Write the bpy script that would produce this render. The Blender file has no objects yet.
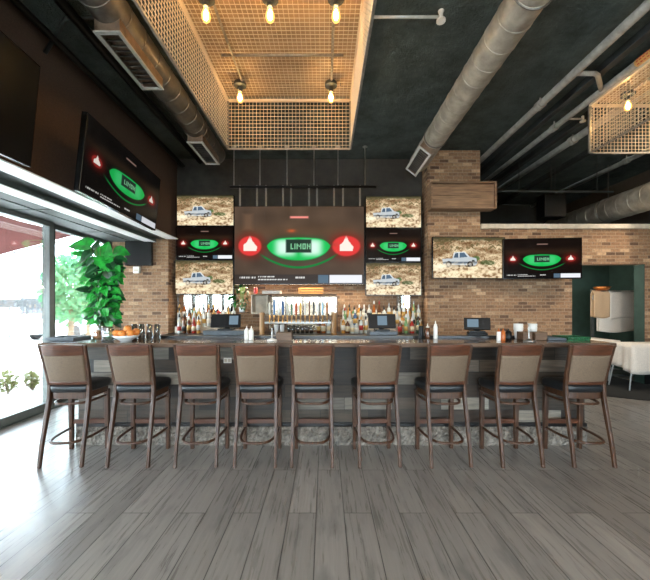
import bpy, bmesh, math, random
import numpy as np
from mathutils import Vector, Matrix, Euler

random.seed(7)
C = bpy.context.scene.collection
F = 330.0          # focal length in pixels of the 650 px wide frame
VX, VY = 325.0, 305.0
EYE = 1.5
PI = math.pi


def P(px, py, D):
    return Vector(((px - VX) * D / F, D, EYE + (VY - py) * D / F))


def PX(px, D):
    return (px - VX) * D / F


def lin(c):
    return tuple(((v / 255.0) / 12.92 if v / 255.0 <= 0.04045 else ((v / 255.0 + 0.055) / 1.055) ** 2.4) for v in c)


# ------------------------------------------------------------------ mesh kit
class MB:
    def __init__(s):
        s.v = []; s.f = []; s.m = []

    def add(s, vs, fs, mi=0):
        o = len(s.v)
        s.v.extend([tuple(p) for p in vs])
        for f in fs:
            s.f.append(tuple(i + o for i in f)); s.m.append(mi)
        return s

    def box(s, x0, x1, y0, y1, z0, z1, mi=0, R=None, at=None):
        vs = [Vector((x, y, z)) for x in (x0, x1) for y in (y0, y1) for z in (z0, z1)]
        if R is not None:
            vs = [R @ p for p in vs]
        if at is not None:
            vs = [p + Vector(at) for p in vs]
        return s.add(vs, [(0, 1, 3, 2), (4, 6, 7, 5), (0, 4, 5, 1), (2, 3, 7, 6), (0, 2, 6, 4), (1, 5, 7, 3)], mi)

    def bar(s, p0, p1, w, h, mi=0, up=(0, 0, 1), w1=None, h1=None):
        p0 = Vector(p0); p1 = Vector(p1); d = (p1 - p0).normalized()
        u = Vector(up)
        if abs(d.dot(u)) > 0.98:
            u = Vector((0, 1, 0))
        a = d.cross(u).normalized(); b = a.cross(d).normalized()
        w1 = w if w1 is None else w1; h1 = h if h1 is None else h1
        vs = [p0 + a * w * i / 2 + b * h * j / 2 for i, j in ((-1, -1), (1, -1), (1, 1), (-1, 1))]
        vs += [p1 + a * w1 * i / 2 + b * h1 * j / 2 for i, j in ((-1, -1), (1, -1), (1, 1), (-1, 1))]
        return s.add(vs, [(3, 2, 1, 0), (4, 5, 6, 7), (0, 1, 5, 4), (1, 2, 6, 5), (2, 3, 7, 6), (3, 0, 4, 7)], mi)

    def sweep(s, pts, sizes, mi=0, side=(1, 0, 0)):
        """rectangular section swept along pts; sizes (w along side, d along other)"""
        pts = [Vector(p) for p in pts]; n = len(pts); o = []
        a = Vector(side)
        for i, p in enumerate(pts):
            t = (pts[min(i + 1, n - 1)] - pts[max(i - 1, 0)]).normalized()
            b = t.cross(a).normalized()
            w, d = sizes[i]
            o += [p + a * w / 2 * q + b * d / 2 * r for q, r in ((-1, -1), (1, -1), (1, 1), (-1, 1))]
        fs = [(3, 2, 1, 0), tuple(4 * (n - 1) + k for k in range(4))]
        for i in range(n - 1):
            for k in range(4):
                fs.append((4 * i + k, 4 * i + (k + 1) % 4, 4 * i + 4 + (k + 1) % 4, 4 * i + 4 + k))
        return s.add(o, fs, mi)

    def tube(s, pts, r, seg=8, closed=False, mi=0, radii=None, flat=1.0):
        pts = [Vector(p) for p in pts]; n = len(pts); vs = []
        ref = None
        for i, p in enumerate(pts):
            if closed:
                t = (pts[(i + 1) % n] - pts[i - 1]).normalized()
            else:
                t = (pts[min(i + 1, n - 1)] - pts[max(i - 1, 0)]).normalized()
            if ref is None:
                ref = Vector((0, 0, 1)) if abs(t.z) < 0.9 else Vector((1, 0, 0))
            a = t.cross(ref)
            if a.length < 1e-4:
                a = t.cross(Vector((0, 1, 0)))
            a.normalize(); b = a.cross(t).normalized(); ref = b
            rr = radii[i] if radii else r
            for k in range(seg):
                q = 2 * PI * k / seg
                vs.append(p + a * math.cos(q) * rr * flat + b * math.sin(q) * rr)
        fs = []
        for i in range(n if closed else n - 1):
            j = (i + 1) % n
            for k in range(seg):
                fs.append((i * seg + k, i * seg + (k + 1) % seg, j * seg + (k + 1) % seg, j * seg + k))
        if not closed:
            fs.append(tuple(reversed(range(seg)))); fs.append(tuple((n - 1) * seg + k for k in range(seg)))
        return s.add(vs, fs, mi)

    def lathe(s, prof, at=(0, 0, 0), seg=16, mi=0, R=None):
        vs = []; n = len(prof); at = Vector(at)
        for (r, z) in prof:
            for k in range(seg):
                q = 2 * PI * k / seg
                p = Vector((max(r, 1e-4) * math.cos(q), max(r, 1e-4) * math.sin(q), z))
                if R is not None:
                    p = R @ p
                vs.append(p + at)
        fs = []
        for i in range(n - 1):
            for k in range(seg):
                fs.append((i * seg + k, i * seg + (k + 1) % seg, (i + 1) * seg + (k + 1) % seg, (i + 1) * seg + k))
        fs.append(tuple(reversed(range(seg)))); fs.append(tuple((n - 1) * seg + k for k in range(seg)))
        return s.add(vs, fs, mi)

    def grid(s, fn, nu, nv, mi=0):
        vs = [fn(i / nu, j / nv) for j in range(nv + 1) for i in range(nu + 1)]
        fs = [(j * (nu + 1) + i, j * (nu + 1) + i + 1, (j + 1) * (nu + 1) + i + 1, (j + 1) * (nu + 1) + i)
              for j in range(nv) for i in range(nu)]
        return s.add(vs, fs, mi)

    def build(s, name, mats, parent=None, loc=None, rot=None, smooth=False, bevel=0, sub=0, solid=0, recalc=True):
        me = bpy.data.meshes.new(name)
        me.from_pydata(s.v, [], s.f)
        if recalc:
            bm = bmesh.new(); bm.from_mesh(me)
            bmesh.ops.recalc_face_normals(bm, faces=bm.faces)
            bm.to_mesh(me); bm.free()
        if not isinstance(mats, (list, tuple)):
            mats = [mats]
        for m in mats:
            me.materials.append(m)
        me.polygons.foreach_set('material_index', s.m)
        if smooth:
            me.polygons.foreach_set('use_smooth', [True] * len(me.polygons))
        ob = bpy.data.objects.new(name, me)
        C.objects.link(ob)
        if parent:
            ob.parent = parent
        if loc is not None:
            ob.location = loc
        if rot is not None:
            ob.rotation_euler = rot
        if solid:
            md = ob.modifiers.new('solid', 'SOLIDIFY'); md.thickness = solid; md.offset = 0
        if bevel:
            md = ob.modifiers.new('bevel', 'BEVEL'); md.width = bevel; md.segments = 2
            md.limit_method = 'ANGLE'; md.angle_limit = 0.6
        if sub:
            md = ob.modifiers.new('sub', 'SUBSURF'); md.levels = sub; md.render_levels = sub
        return ob


def tag(o, label, cat, group=None, kind=None):
    o['label'] = label; o['category'] = cat
    if group:
        o['group'] = group
    if kind:
        o['kind'] = kind
    return o


def thing(name, label, cat, loc=(0, 0, 0), rot=(0, 0, 0), group=None):
    o = bpy.data.objects.new(name, None); C.objects.link(o)
    o.empty_display_size = 0.1
    o.location = loc; o.rotation_euler = rot
    return tag(o, label, cat, group)


def copy_tree(o, parent=None):
    c = o.copy(); C.objects.link(c)
    if parent:
        c.parent = parent
    for ch in list(o.children):
        copy_tree(ch, c)
    return c


def struct(o):
    o['kind'] = 'structure'
    return o


# ------------------------------------------------------------------ node kit
class NT:
    def __init__(s, name):
        s.mat = bpy.data.materials.new(name); s.mat.use_nodes = True
        s.nt = s.mat.node_tree; s.nt.nodes.clear()
        s.out = s.nt.nodes.new('ShaderNodeOutputMaterial')

    def node(s, t, **k):
        n = s.nt.nodes.new(t)
        for a, b in k.items():
            setattr(n, a, b)
        return n

    def link(s, a, b):
        s.nt.links.new(a, b)

    def put(s, sock, v):
        if isinstance(v, bpy.types.NodeSocket):
            s.link(v, sock)
        elif v is not None:
            sock.default_value = v

    def math(s, op, a, b=None, c=None):
        n = s.node('ShaderNodeMath', operation=op)
        s.put(n.inputs[0], a)
        if b is not None: s.put(n.inputs[1], b)
        if c is not None: s.put(n.inputs[2], c)
        return n.outputs[0]

    def xyz(s, v):
        n = s.node('ShaderNodeSeparateXYZ'); s.link(v, n.inputs[0]); return n.outputs

    def comb(s, x, y, z=0.0):
        n = s.node('ShaderNodeCombineXYZ')
        s.put(n.inputs[0], x); s.put(n.inputs[1], y); s.put(n.inputs[2], z)
        return n.outputs[0]

    def obj(s):
        return s.node('ShaderNodeTexCoord').outputs['Object']

    def pos(s):
        return s.node('ShaderNodeNewGeometry').outputs['Position']

    def noise(s, vec, scale=5, detail=3, rough=0.5):
        n = s.node('ShaderNodeTexNoise')
        if vec is not None: s.link(vec, n.inputs['Vector'])
        n.inputs['Scale'].default_value = scale; n.inputs['Detail'].default_value = detail
        n.inputs['Roughness'].default_value = rough
        return n.outputs['Fac']

    def white(s, vec):
        n = s.node('ShaderNodeTexWhiteNoise', noise_dimensions='3D'); s.link(vec, n.inputs['Vector'])
        return n.outputs['Value'], n.outputs['Color']

    def ramp(s, fac, stops, interp='LINEAR'):
        n = s.node('ShaderNodeValToRGB'); n.color_ramp.interpolation = interp
        e = n.color_ramp.elements
        while len(e) < len(stops):
            e.new(0.5)
        for el, (p, c) in zip(e, stops):
            el.position = p; el.color = (*lin(c), 1)
        s.link(fac, n.inputs[0])
        return n.outputs[0]

    def mix(s, fac, a, b, mode='MIX'):
        n = s.node('ShaderNodeMix', data_type='RGBA', blend_type=mode)
        s.put(n.inputs[0], fac)
        for k, v in ((6, a), (7, b)):
            if isinstance(v, tuple): v = (*lin(v), 1) if len(v) == 3 else v
            s.put(n.inputs[k], v)
        return n.outputs[2]

    def bump(s, h, strength=0.3, dist=0.01):
        n = s.node('ShaderNodeBump'); s.put(n.inputs['Height'], h)
        n.inputs['Strength'].default_value = strength; n.inputs['Distance'].default_value = dist
        return n.outputs[0]

    def pbr(s, col, rough=0.5, metal=0.0, normal=None, coat=0, spec=None, emis=None, estr=0, crough=0.12):
        n = s.node('ShaderNodeBsdfPrincipled')
        if isinstance(col, tuple): col = (*lin(col), 1)
        s.put(n.inputs['Base Color'], col); s.put(n.inputs['Roughness'], rough); s.put(n.inputs['Metallic'], metal)
        if normal is not None: s.link(normal, n.inputs['Normal'])
        if coat: n.inputs['Coat Weight'].default_value = coat; n.inputs['Coat Roughness'].default_value = crough
        if spec is not None: n.inputs['Specular IOR Level'].default_value = spec
        if emis is not None:
            if isinstance(emis, tuple): emis = (*lin(emis), 1)
            s.put(n.inputs['Emission Color'], emis); n.inputs['Emission Strength'].default_value = estr
        s.link(n.outputs[0], s.out.inputs[0])
        return s.mat


def simple(name, col, rough=0.5, metal=0.0, var=0.0, scale=20, bump=0.0, coat=0, spec=None):
    n = NT(name); c = col; nor = None
    if var or bump:
        f = n.noise(n.obj(), scale, 4, 0.6)
    if var:
        lo = tuple(max(0, v * (1 - var)) for v in col); hi = tuple(min(255, v * (1 + var)) for v in col)
        c = n.ramp(f, [(0.3, lo), (0.7, hi)])
    if bump:
        nor = n.bump(f, bump, 0.004)
    return n.pbr(c, rough, metal, nor, coat, spec)


def wood(name, dark, light, rough=0.35, axis=2, scale=9, coat=0.2):
    n = NT(name)
    mp = n.node('ShaderNodeMapping'); n.link(n.obj(), mp.inputs[0])
    sc = [scale * 6, scale * 6, scale * 6]; sc[axis] = scale * 0.5
    mp.inputs['Scale'].default_value = sc
    f = n.noise(mp.outputs[0], 1.0, 4, 0.6)
    return n.pbr(n.ramp(f, [(0.3, dark), (0.7, light)]), rough, 0, n.bump(f, 0.15, 0.002), coat)


def emit(name, col, strength):
    n = NT(name); e = n.node('ShaderNodeEmission')
    e.inputs[0].default_value = (*lin(col), 1); e.inputs[1].default_value = strength
    n.link(e.outputs[0], n.out.inputs[0]); return n.mat


def thin_glass(name, tint=(255, 255, 255), refl=0.08):
    n = NT(name)
    t = n.node('ShaderNodeBsdfTransparent'); t.inputs[0].default_value = (*lin(tint), 1)
    g = n.node('ShaderNodeBsdfGlossy'); g.inputs['Roughness'].default_value = 0.02
    lw = n.node('ShaderNodeLayerWeight'); lw.inputs[0].default_value = 0.35
    m = n.node('ShaderNodeMixShader')
    n.link(n.math('MULTIPLY_ADD', lw.outputs['Fresnel'], 0.5, refl), m.inputs[0])
    n.link(t.outputs[0], m.inputs[1]); n.link(g.outputs[0], m.inputs[2]); n.link(m.outputs[0], n.out.inputs[0])
    return n.mat


def cells(n, u, v, w, h, offset=0.5, joint=0.004, randshift=False):
    """rows of height h along v, cells of length w along u. returns random value, random colour, joint mask"""
    rv = n.math('DIVIDE', v, h); row = n.math('FLOOR', rv); fv = n.math('FRACT', rv)
    if randshift:
        sh = n.white(n.comb(row, 3.3, 1.7))[0]
    else:
        sh = n.math('MULTIPLY', n.math('PINGPONG', row, 1.0), offset)
    ru = n.math('ADD', n.math('DIVIDE', u, w), sh); col = n.math('FLOOR', ru); fu = n.math('FRACT', ru)
    rnd, rc = n.white(n.comb(col, row, 0.5))

    def edge(f, size):
        d = n.math('MINIMUM', f, n.math('SUBTRACT', 1.0, f))
        return n.math('LESS_THAN', n.math('MULTIPLY', d, size), joint / 2)
    m = n.math('MAXIMUM', edge(fu, w), edge(fv, h))
    return rnd, rc, m, col, row


def brick_mat(name, stops, mortar=(120, 98, 80)):
    n = NT(name); x, y, z = n.xyz(n.pos())
    u = n.math('ADD', x, y)
    rnd, rc, m, col, row = cells(n, n.math('ADD', u, 40.0), n.math('ADD', z, 10.0), 0.175, 0.0625, 0.5, 0.010)
    c = n.ramp(rnd, stops)
    g = n.noise(n.pos(), 26, 4, 0.65)
    c = n.mix(0.6, c, n.ramp(g, [(0.25, (80, 70, 64)), (0.75, (222, 206, 186))]), 'OVERLAY')
    c = n.mix(m, c, mortar)
    h = n.math('SUBTRACT', n.math('ADD', n.math('MULTIPLY', g, 0.4), n.math('MULTIPLY', rnd, 0.5)), m)
    return n.pbr(c, 0.85, 0, n.bump(h, 0.6, 0.012))


M = {}
BR = [(0.0, (94, 72, 58)), (0.15, (138, 110, 86)), (0.5, (160, 130, 102)), (0.85, (144, 112, 86)), (1.0, (198, 172, 142))]
M['brick'] = brick_mat('brick', BR, (158, 134, 110))


def floor_mat():
    n = NT('plank_floor'); x, y, z = n.xyz(n.pos())
    rnd, rc, m, col, row = cells(n, n.math('SUBTRACT', y, 2.38 - 49.6), n.math('SUBTRACT', x, 0.137 - 20.0), 1.24, 0.2, 0.5, 0.006)
    off = n.math('MULTIPLY', rnd, 37.0)
    gv = n.comb(n.math('ADD', n.math('MULTIPLY', x, 42.0), off), n.math('ADD', n.math('MULTIPLY', y, 2.2), off), off)
    g = n.noise(gv, 1.0, 5, 0.6)
    kv = n.comb(n.math('ADD', n.math('MULTIPLY', x, 10.0), off), n.math('ADD', n.math('MULTIPLY', y, 2.6), off), 0.0)
    k = n.noise(kv, 1.0, 3, 0.6)
    base = n.ramp(rnd, [(0.0, (146, 143, 139)), (0.5, (156, 153, 149)), (1.0, (168, 164, 159))])
    c = n.mix(0.6, base, n.ramp(g, [(0.22, (98, 98, 98)), (0.78, (168, 166, 164))]), 'OVERLAY')
    c = n.mix(n.math('MULTIPLY', n.math('SMOOTH_MIN', n.math('MAXIMUM', n.math('MULTIPLY', n.math('SUBTRACT', k, 0.52), 5.0), 0.0), 1.0, 0.2), 0.6), c, (84, 84, 84))
    c = n.mix(m, c, (48, 46, 45))
    r = n.math('MULTIPLY_ADD', g, 0.25, 0.17)
    h = n.math('SUBTRACT', n.math('MULTIPLY', g, 0.35), m)
    return n.pbr(c, r, 0, n.bump(h, 0.2, 0.004), coat=0.5, spec=0.5, crough=0.30)


M['floor'] = floor_mat()


def barfront_mat():
    n = NT('reclaimed_planks'); x, y, z = n.xyz(n.pos())
    u = n.math('ADD', x, y)
    rnd, rc, m, col, row = cells(n, n.math('ADD', u, 30.0), n.math('ADD', z, 5.03), 0.52, 0.135, 0.5, 0.006, True)
    off = n.math('MULTIPLY', rnd, 23.0)
    g = n.noise(n.comb(n.math('ADD', n.math('MULTIPLY', u, 2.5), off), n.math('ADD', n.math('MULTIPLY', z, 32.0), off), 0.0), 1.0, 5, 0.65)
    base = n.ramp(rnd, [(0.0, (44, 36, 30)), (0.35, (70, 60, 51)), (0.6, (90, 79, 67)), (0.8, (64, 49, 38)), (0.9, (134, 126, 115)), (1.0, (168, 160, 147))])
    c = n.mix(0.7, base, n.ramp(g, [(0.3, (60, 58, 56)), (0.7, (200, 196, 190))]), 'OVERLAY')
    c = n.mix(m, c, (34, 30, 28))
    return n.pbr(c, 0.5, 0, n.bump(n.math('SUBTRACT', g, m), 0.4, 0.006))


M['barfront'] = barfront_mat()


def stone_mat():
    n = NT('rough_stone'); p = n.pos()
    v = n.node('ShaderNodeTexVoronoi'); n.link(p, v.inputs['Vector']); v.inputs['Scale'].default_value = 26
    g = n.noise(p, 14, 5, 0.7)
    c = n.ramp(g, [(0.25, (80, 74, 68)), (0.5, (130, 123, 114)), (0.75, (180, 170, 158))])
    h = n.math('ADD', v.outputs['Distance'], g)
    return n.pbr(c, 0.8, 0, n.bump(h, 1.0, 0.03))


M['stone'] = stone_mat()


def ceil_mat():
    n = NT('sprayed_ceiling'); p = n.pos()
    g = n.noise(p, 3.0, 8, 0.75); g2 = n.noise(p, 40, 4, 0.7)
    c = n.ramp(g, [(0.32, (40, 48, 45)), (0.68, (82, 93, 88))])
    return n.pbr(c, 0.9, 0, n.bump(n.math('ADD', g, n.math('MULTIPLY', g2, 0.4)), 0.8, 0.05))


M['ceiling'] = ceil_mat()
M['ceiling_dark'] = simple('black_ceiling_paint', (34, 38, 37), 0.9, 0, 0.25, 4, 0.4)
M['brown_wall'] = simple('brown_wall_paint', (82, 62, 49), 0.85, 0, 0.12, 90, 0.1)
M['taupe_wall'] = simple('taupe_wall_paint', (58, 55, 50), 0.85, 0, 0.15, 6, 0.1)
M['dark_wall'] = simple('dark_wall_paint', (46, 44, 42), 0.9, 0, 0.1, 6)
M['green_wall'] = simple('dark_green_paint', (46, 66, 57), 0.8, 0, 0.1, 6)
M['rear_wall'] = simple('warm_grey_paint', (150, 140, 128), 0.85, 0, 0.05, 6)
M['right_wall'] = simple('dark_brown_grey_paint', (92, 80, 70), 0.85, 0, 0.05, 6)
M['white_trim'] = simple('white_satin_paint', (240, 240, 236), 0.35)
M['soffit'] = simple('grey_soffit_panel', (68, 75, 72), 0.6, 0, 0.06, 12)
M['alu'] = simple('anodised_frame', (112, 118, 114), 0.4, 0.3, 0.05, 12)
M['alu_dark'] = simple('grey_frame', (84, 92, 88), 0.45, 0.4, 0.05, 12)
M['pane'] = thin_glass('window_glass')
M['cap'] = simple('pale_wall_cap', (196, 184, 166), 0.7, 0, 0.08, 10)
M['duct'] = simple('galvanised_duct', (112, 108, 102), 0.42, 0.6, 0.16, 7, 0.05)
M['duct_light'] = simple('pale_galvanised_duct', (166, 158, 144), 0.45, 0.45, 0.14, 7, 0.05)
M['duct_dark'] = simple('galvanised_register', (150, 130, 112), 0.45, 0.6, 0.15, 9)
M['register'] = simple('register_frame', (205, 205, 200), 0.4, 0.4, 0.05, 20)
M['black'] = simple('black_plastic', (14, 14, 15), 0.4, spec=.25)
M['black_gloss'] = simple('black_glossy_plastic', (10, 11, 12), 0.22)
M['off_screen'] = simple('dark_screen_glass', (12, 13, 13), 0.3)
M['steel'] = simple('brushed_steel', (176, 174, 170), 0.32, 0.9, 0.08, 30)
M['white_steel'] = simple('white_steel_leg', (206, 208, 206), 0.4, 0.3)
M['pipe'] = simple('painted_pipe', (164, 158, 148), 0.6, 0.2, 0.12, 12)
M['pipe_dark'] = simple('dark_painted_pipe', (60, 64, 62), 0.6, 0.2, 0.12, 12)
M['wire'] = simple('cage_wire', (214, 196, 168), 0.5, 0.2)
M['cage_frame'] = simple('cage_frame_steel', (138, 132, 124), 0.5, 0.5, 0.12, 20)
M['cage_top'] = simple('bronze_top_panel', (160, 134, 104), 0.6, 0.2, 0.1, 5)
M['bulb'] = emit('glowing_filament', (255, 210, 150), 360)
def bulb_glass():
    n = NT('amber_bulb_glass'); t = n.node('ShaderNodeBsdfTransparent'); t.inputs[0].default_value = (1, .9, .7, 1)
    e = n.node('ShaderNodeEmission'); e.inputs[0].default_value = (*lin((255, 190, 100)), 1); e.inputs[1].default_value = 3.0
    m = n.node('ShaderNodeMixShader'); m.inputs[0].default_value = .45
    n.link(t.outputs[0], m.inputs[1]); n.link(e.outputs[0], m.inputs[2]); n.link(m.outputs[0], n.out.inputs[0]); return n.mat


M['bulb_glass'] = bulb_glass()
M['brass'] = simple('brass', (190, 140, 80), 0.3, 0.85, 0.1, 20)
M['stool_wood'] = wood('walnut_stool_wood', (42, 26, 16), (86, 54, 32), 0.42, coat=.05)
M['rail_wood'] = wood('red_brown_rail_wood', (62, 35, 22), (98, 57, 36), 0.34, 0, coat=.1)
M['leather'] = simple('black_leather', (27, 29, 31), 0.33, 0, 0.15, 70, 0.15)
M['tan'] = simple('tan_upholstery', (104, 86, 68), 0.7, 0, 0.1, 120, 0.25)
M['counter'] = wood('dark_polished_counter', (80, 64, 54), (124, 102, 85), 0.16, 0, 3, 0.5)
M['counter_edge'] = simple('black_bar_lip', (20, 20, 21), 0.3)
M['crate'] = wood('pallet_wood', (90, 68, 50), (150, 118, 88), 0.7, 0, 5, 0)
M['cabinet'] = wood('dark_cabinet_wood', (44, 32, 25), (70, 52, 40), 0.5, 2, 4)
M['tower'] = wood('oak_tower_post', (146, 104, 62), (204, 158, 104), 0.4, 2, 6)
M['cloth'] = simple('white_tablecloth_linen', (208, 200, 190), 0.85, 0, 0.05, 60, 0.1)
M['cloth_tan'] = simple('beige_tablecloth_linen', (190, 158, 124), 0.85, 0, 0.05, 60, 0.1)
M['white'] = simple('white_plastic', (234, 230, 222), 0.4)
M['ceramic'] = simple('white_ceramic', (232, 232, 230), 0.15, 0, 0, 10, 0, 0.4)
M['orange'] = simple('orange_peel', (226, 140, 62), 0.5, 0, 0.12, 60, 0.2)
M['clear'] = thin_glass('clear_glassware', (250, 252, 252), 0.2)
M['leaf'] = simple('glossy_green_leaf', (36, 140, 52), 0.35, 0, 0.35, 9)
M['leaf_dark'] = simple('deep_green_leaf', (16, 68, 32), 0.35, 0, 0.3, 9)
M['stem'] = simple('green_stem', (84, 120, 56), 0.6)
M['screen_ui'] = emit('lit_till_screen', (140, 165, 182), 0.55)
M['red'] = simple('red_paint', (190, 42, 38), 0.4)
M['rug'] = simple('black_rug', (20, 21, 20), 0.95, 0, 0.3, 60, 0.3)
M['copper'] = simple('copper', (200, 120, 60), 0.3, 0.8, 0.1, 20)
M['green_plastic'] = simple('green_plastic_mesh', (22, 88, 50), 0.5, 0, 0.3, 60)
M['greyblue'] = simple('grey_blue_rubber', (84, 92, 98), 0.5, 0, 0.1, 30)
M['mirror_dulled'] = simple('dulled_mirror', (150, 136, 118), 0.22, 1.0, 0.4, 9)  # tinted and roughened to soften the bright window reflection
M['mirror'] = simple('mirror_silver', (214, 212, 206), 0.03, 1.0)
M['box_brown'] = wood('brown_caddy_wood', (80, 58, 42), (122, 92, 66), 0.5, 0, 8)
def fabric(name, col):
    n = NT(name); d = n.node('ShaderNodeBsdfDiffuse'); d.inputs[0].default_value = (*lin(col), 1)
    t = n.node('ShaderNodeBsdfTranslucent'); t.inputs[0].default_value = (*lin(col), 1)
    m = n.node('ShaderNodeMixShader'); m.inputs[0].default_value = 0.5
    n.link(d.outputs[0], m.inputs[1]); n.link(t.outputs[0], m.inputs[2]); n.link(m.outputs[0], n.out.inputs[0]); return n.mat


M['awning'] = fabric('red_awning_fabric', (144, 104, 100))
M['pavement'] = simple('pale_pavement', (205, 203, 198), 0.9, 0, 0.06, 2)
M['bush'] = fabric('bush_leaf', (112, 114, 74))
M['tree'] = fabric('tree_leaf', (88, 136, 98))
M['bark'] = simple('bark', (110, 92, 74), 0.9, 0, 0.2, 12)
M['car_paint'] = simple('pale_car_paint', (214, 216, 218), 0.25, 0, 0, 10, 0, 0.5)
M['car_glass'] = simple('dark_car_glass', (40, 46, 50), 0.1)
M['building'] = simple('pale_facade', (214, 208, 200), 0.9, 0, 0.05, 2)
M['fence'] = simple('grey_railing', (62, 64, 66), 0.8)
M['marker'] = simple('amber_marker_band', (214, 160, 88), .5)

# ------------------------------------------------------------------ setting
ZC = EYE + 2.92          # ceiling
WALLX = -4.0             # window wall
BX = -2.96               # bulkhead face
YB = 6.23                # brick plane
YT = 6.60                # back of the bar recess
RX = 7.0
YR = -4.6                # rear wall
YF = 9.6                 # far wall of the room beyond

struct(MB().box(WALLX - 0.1, RX + 0.15, YR - 0.15, YF + 0.1, -0.12, 0.0).build('floor', M['floor']))
struct(MB().box(WALLX - 0.25, RX + 0.15, YR - 0.15, YF + 0.1, ZC, ZC + 0.12).build('ceiling', M['ceiling']))
# bulkhead over the glazing
b = MB()
b.box(WALLX - 0.15, BX, YR, YT + 0.15, 2.83, ZC)
struct(b.build('wall_left', M['brown_wall']))
b = MB()
b.box(-3.18, BX + 0.005, YR, YB - 0.02, 2.749, 2.83)
b.box(WALLX - 0.12, -3.18, YR, YB - 0.02, 2.688, 2.83)
for yy in (5.35, 4.1, 2.8, 1.5, 0.2):      # panel joints of the soffit
    b.box(-3.93, -3.38, yy, yy + 0.012, 2.680, 2.689)
b.box(-3.62, -3.605, YR, YB - 0.03, 2.680, 2.689)
struct(b.build('trim_1', M['soffit']))
def strip(name, prof):
    m = MB(); n = len(prof)
    vs = [Vector((x, YR, z)) for x, z in prof] + [Vector((x, YB - 0.03, z)) for x, z in prof]
    m.add(vs, [tuple(range(n)), tuple(reversed(range(n, 2 * n)))] + [(i, (i + 1) % n, n + (i + 1) % n, n + i) for i in range(n)])
    return struct(m.build(name, M['white_trim']))
strip('trim_2', [(BX - 0.02, 2.735), (BX + 0.20, 2.735), (BX + 0.20, 2.748), (BX - 0.02, 2.748)])
strip('trim_3', [(-3.36, 2.676), (-3.17, 2.676), (-3.17, 2.687), (-3.36, 2.687)])
# brick piers and walls
b = MB().box(WALLX - 0.15, BX, YB, YT + 0.15, 0, 2.83)
struct(b.build('wall_back_left', M['brick']))
struct(MB().box(BX, 1.94, YT, YT + 0.15, 1.92, ZC).build('wall_back', M['taupe_wall']))
struct(MB().box(BX, 1.94, YT, YT + 0.15, 0, 1.92).build('wall_back_lower', M['brick']))
struct(MB().box(1.94, 2.93, YB, YT + 0.15, 0, ZC).build('wall_back_pier', M['brick']))
OX0, OX1, OZ = PX(572, YB), PX(645, YB), EYE + (305 - 264) * YB / F
b = MB()
WT = EYE + (305 - 229) * YB / F
b.box(2.93, OX0, YB, YB + 0.2, 0, WT)
b.box(OX0, OX1, YB, YB + 0.2, OZ, WT)
b.box(OX1, RX, YB, YB + 0.2, 0, WT)
struct(b.build('wall_back_right', M['brick']))
struct(MB().box(2.93, RX, YB - 0.04, YB + 0.25, WT, WT + 0.09).build('trim_4', M['cap'], bevel=0.006))
# side room behind the opening
b = MB()
b.box(OX0 - 0.3, OX1 + .85, 8.0, 8.1, 0, OZ + 0.2)
b.box(OX0 - 0.4, OX0 - 0.3, YB + 0.2, 8.1, 0, OZ + 0.2)
b.box(OX1 + .85, OX1 + .95, YB + 0.2, 8.1, 0, OZ + 0.2)
b.box(OX0 - 0.4, OX1 + .95, YB + 0.2, 8.1, OZ + 0.2, OZ + 0.28)
struct(b.build('wall_side_room', M['green_wall']))
struct(MB().box(BX, RX, YF, YF + 0.1, 0, ZC).build('wall_far', M['dark_wall']))
struct(MB().box(2.83, 2.93, YT + 0.15, YF, 0, ZC).build('wall_far_left', M['dark_wall']))
struct(MB().box(RX, RX + 0.12, YR, YF, 0, ZC).build('wall_right', M['right_wall']))

struct(MB().box(OX1 - .012, RX, YB - .02, YB - .002, 0, .78).build('baseboard_right', M['black']))
struct(MB().box(OX1 - .012, OX1 - .002, YB + .004, YB + .21, 0, OZ - .002).build('trim_7', M['green_wall']))

# rear storefront, behind the camera
b = MB()
b.box(WALLX - 0.1, RX, YR - 0.12, YR, 0, 1.0)
b.box(WALLX - 0.1, RX, YR - 0.12, YR, 2.7, ZC)
rear_panes = []
edges = [-4.1, -3.4, -1.2, -0.9, 1.3, 1.6, 3.8, 4.1, 6.3, 7.0]
for i in range(0, len(edges), 2):
    b.box(edges[i], edges[i + 1], YR - 0.12, YR, 1.0, 2.7)
struct(b.build('wall_rear', M['rear_wall']))
wn = 1


def make_window(p0, p1, z0, z1, axis, n, stile=0.07, frame='alu'):
    """framed pane between p0 and p1 along X or Y at a fixed coordinate"""
    o = bpy.data.objects.new('window_%d' % n, None); C.objects.link(o); struct(o)
    c, a0, a1 = p0
    def bx(mb, u0, u1, w0, w1, d):
        if axis == 'y':
            mb.box(c - d, c + d, u0, u1, w0, w1)
        else:
            mb.box(u0, u1, c - d, c + d, w0, w1)
    fr = MB()
    bx(fr, a0, a0 + stile, z0, z1, 0.045); bx(fr, a1 - stile, a1, z0, z1, 0.045)
    bx(fr, a0 + stile, a1 - stile, z0, z0 + 0.1, 0.045); bx(fr, a0 + stile, a1 - stile, z1 - 0.06, z1, 0.045)
    fr.build('window_frame', M[frame], o, bevel=0.004)
    pn = MB(); bx(pn, a0 + stile, a1 - stile, z0 + 0.1, z1 - 0.06, 0.004)
    pn.build('pane', M['pane'], o)
    return o


for i in range(1, len(edges) - 1, 2):
    make_window((YR - 0.06, edges[i], edges[i + 1]), None, 1.0, 2.7, 'x', wn); wn += 1
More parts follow.
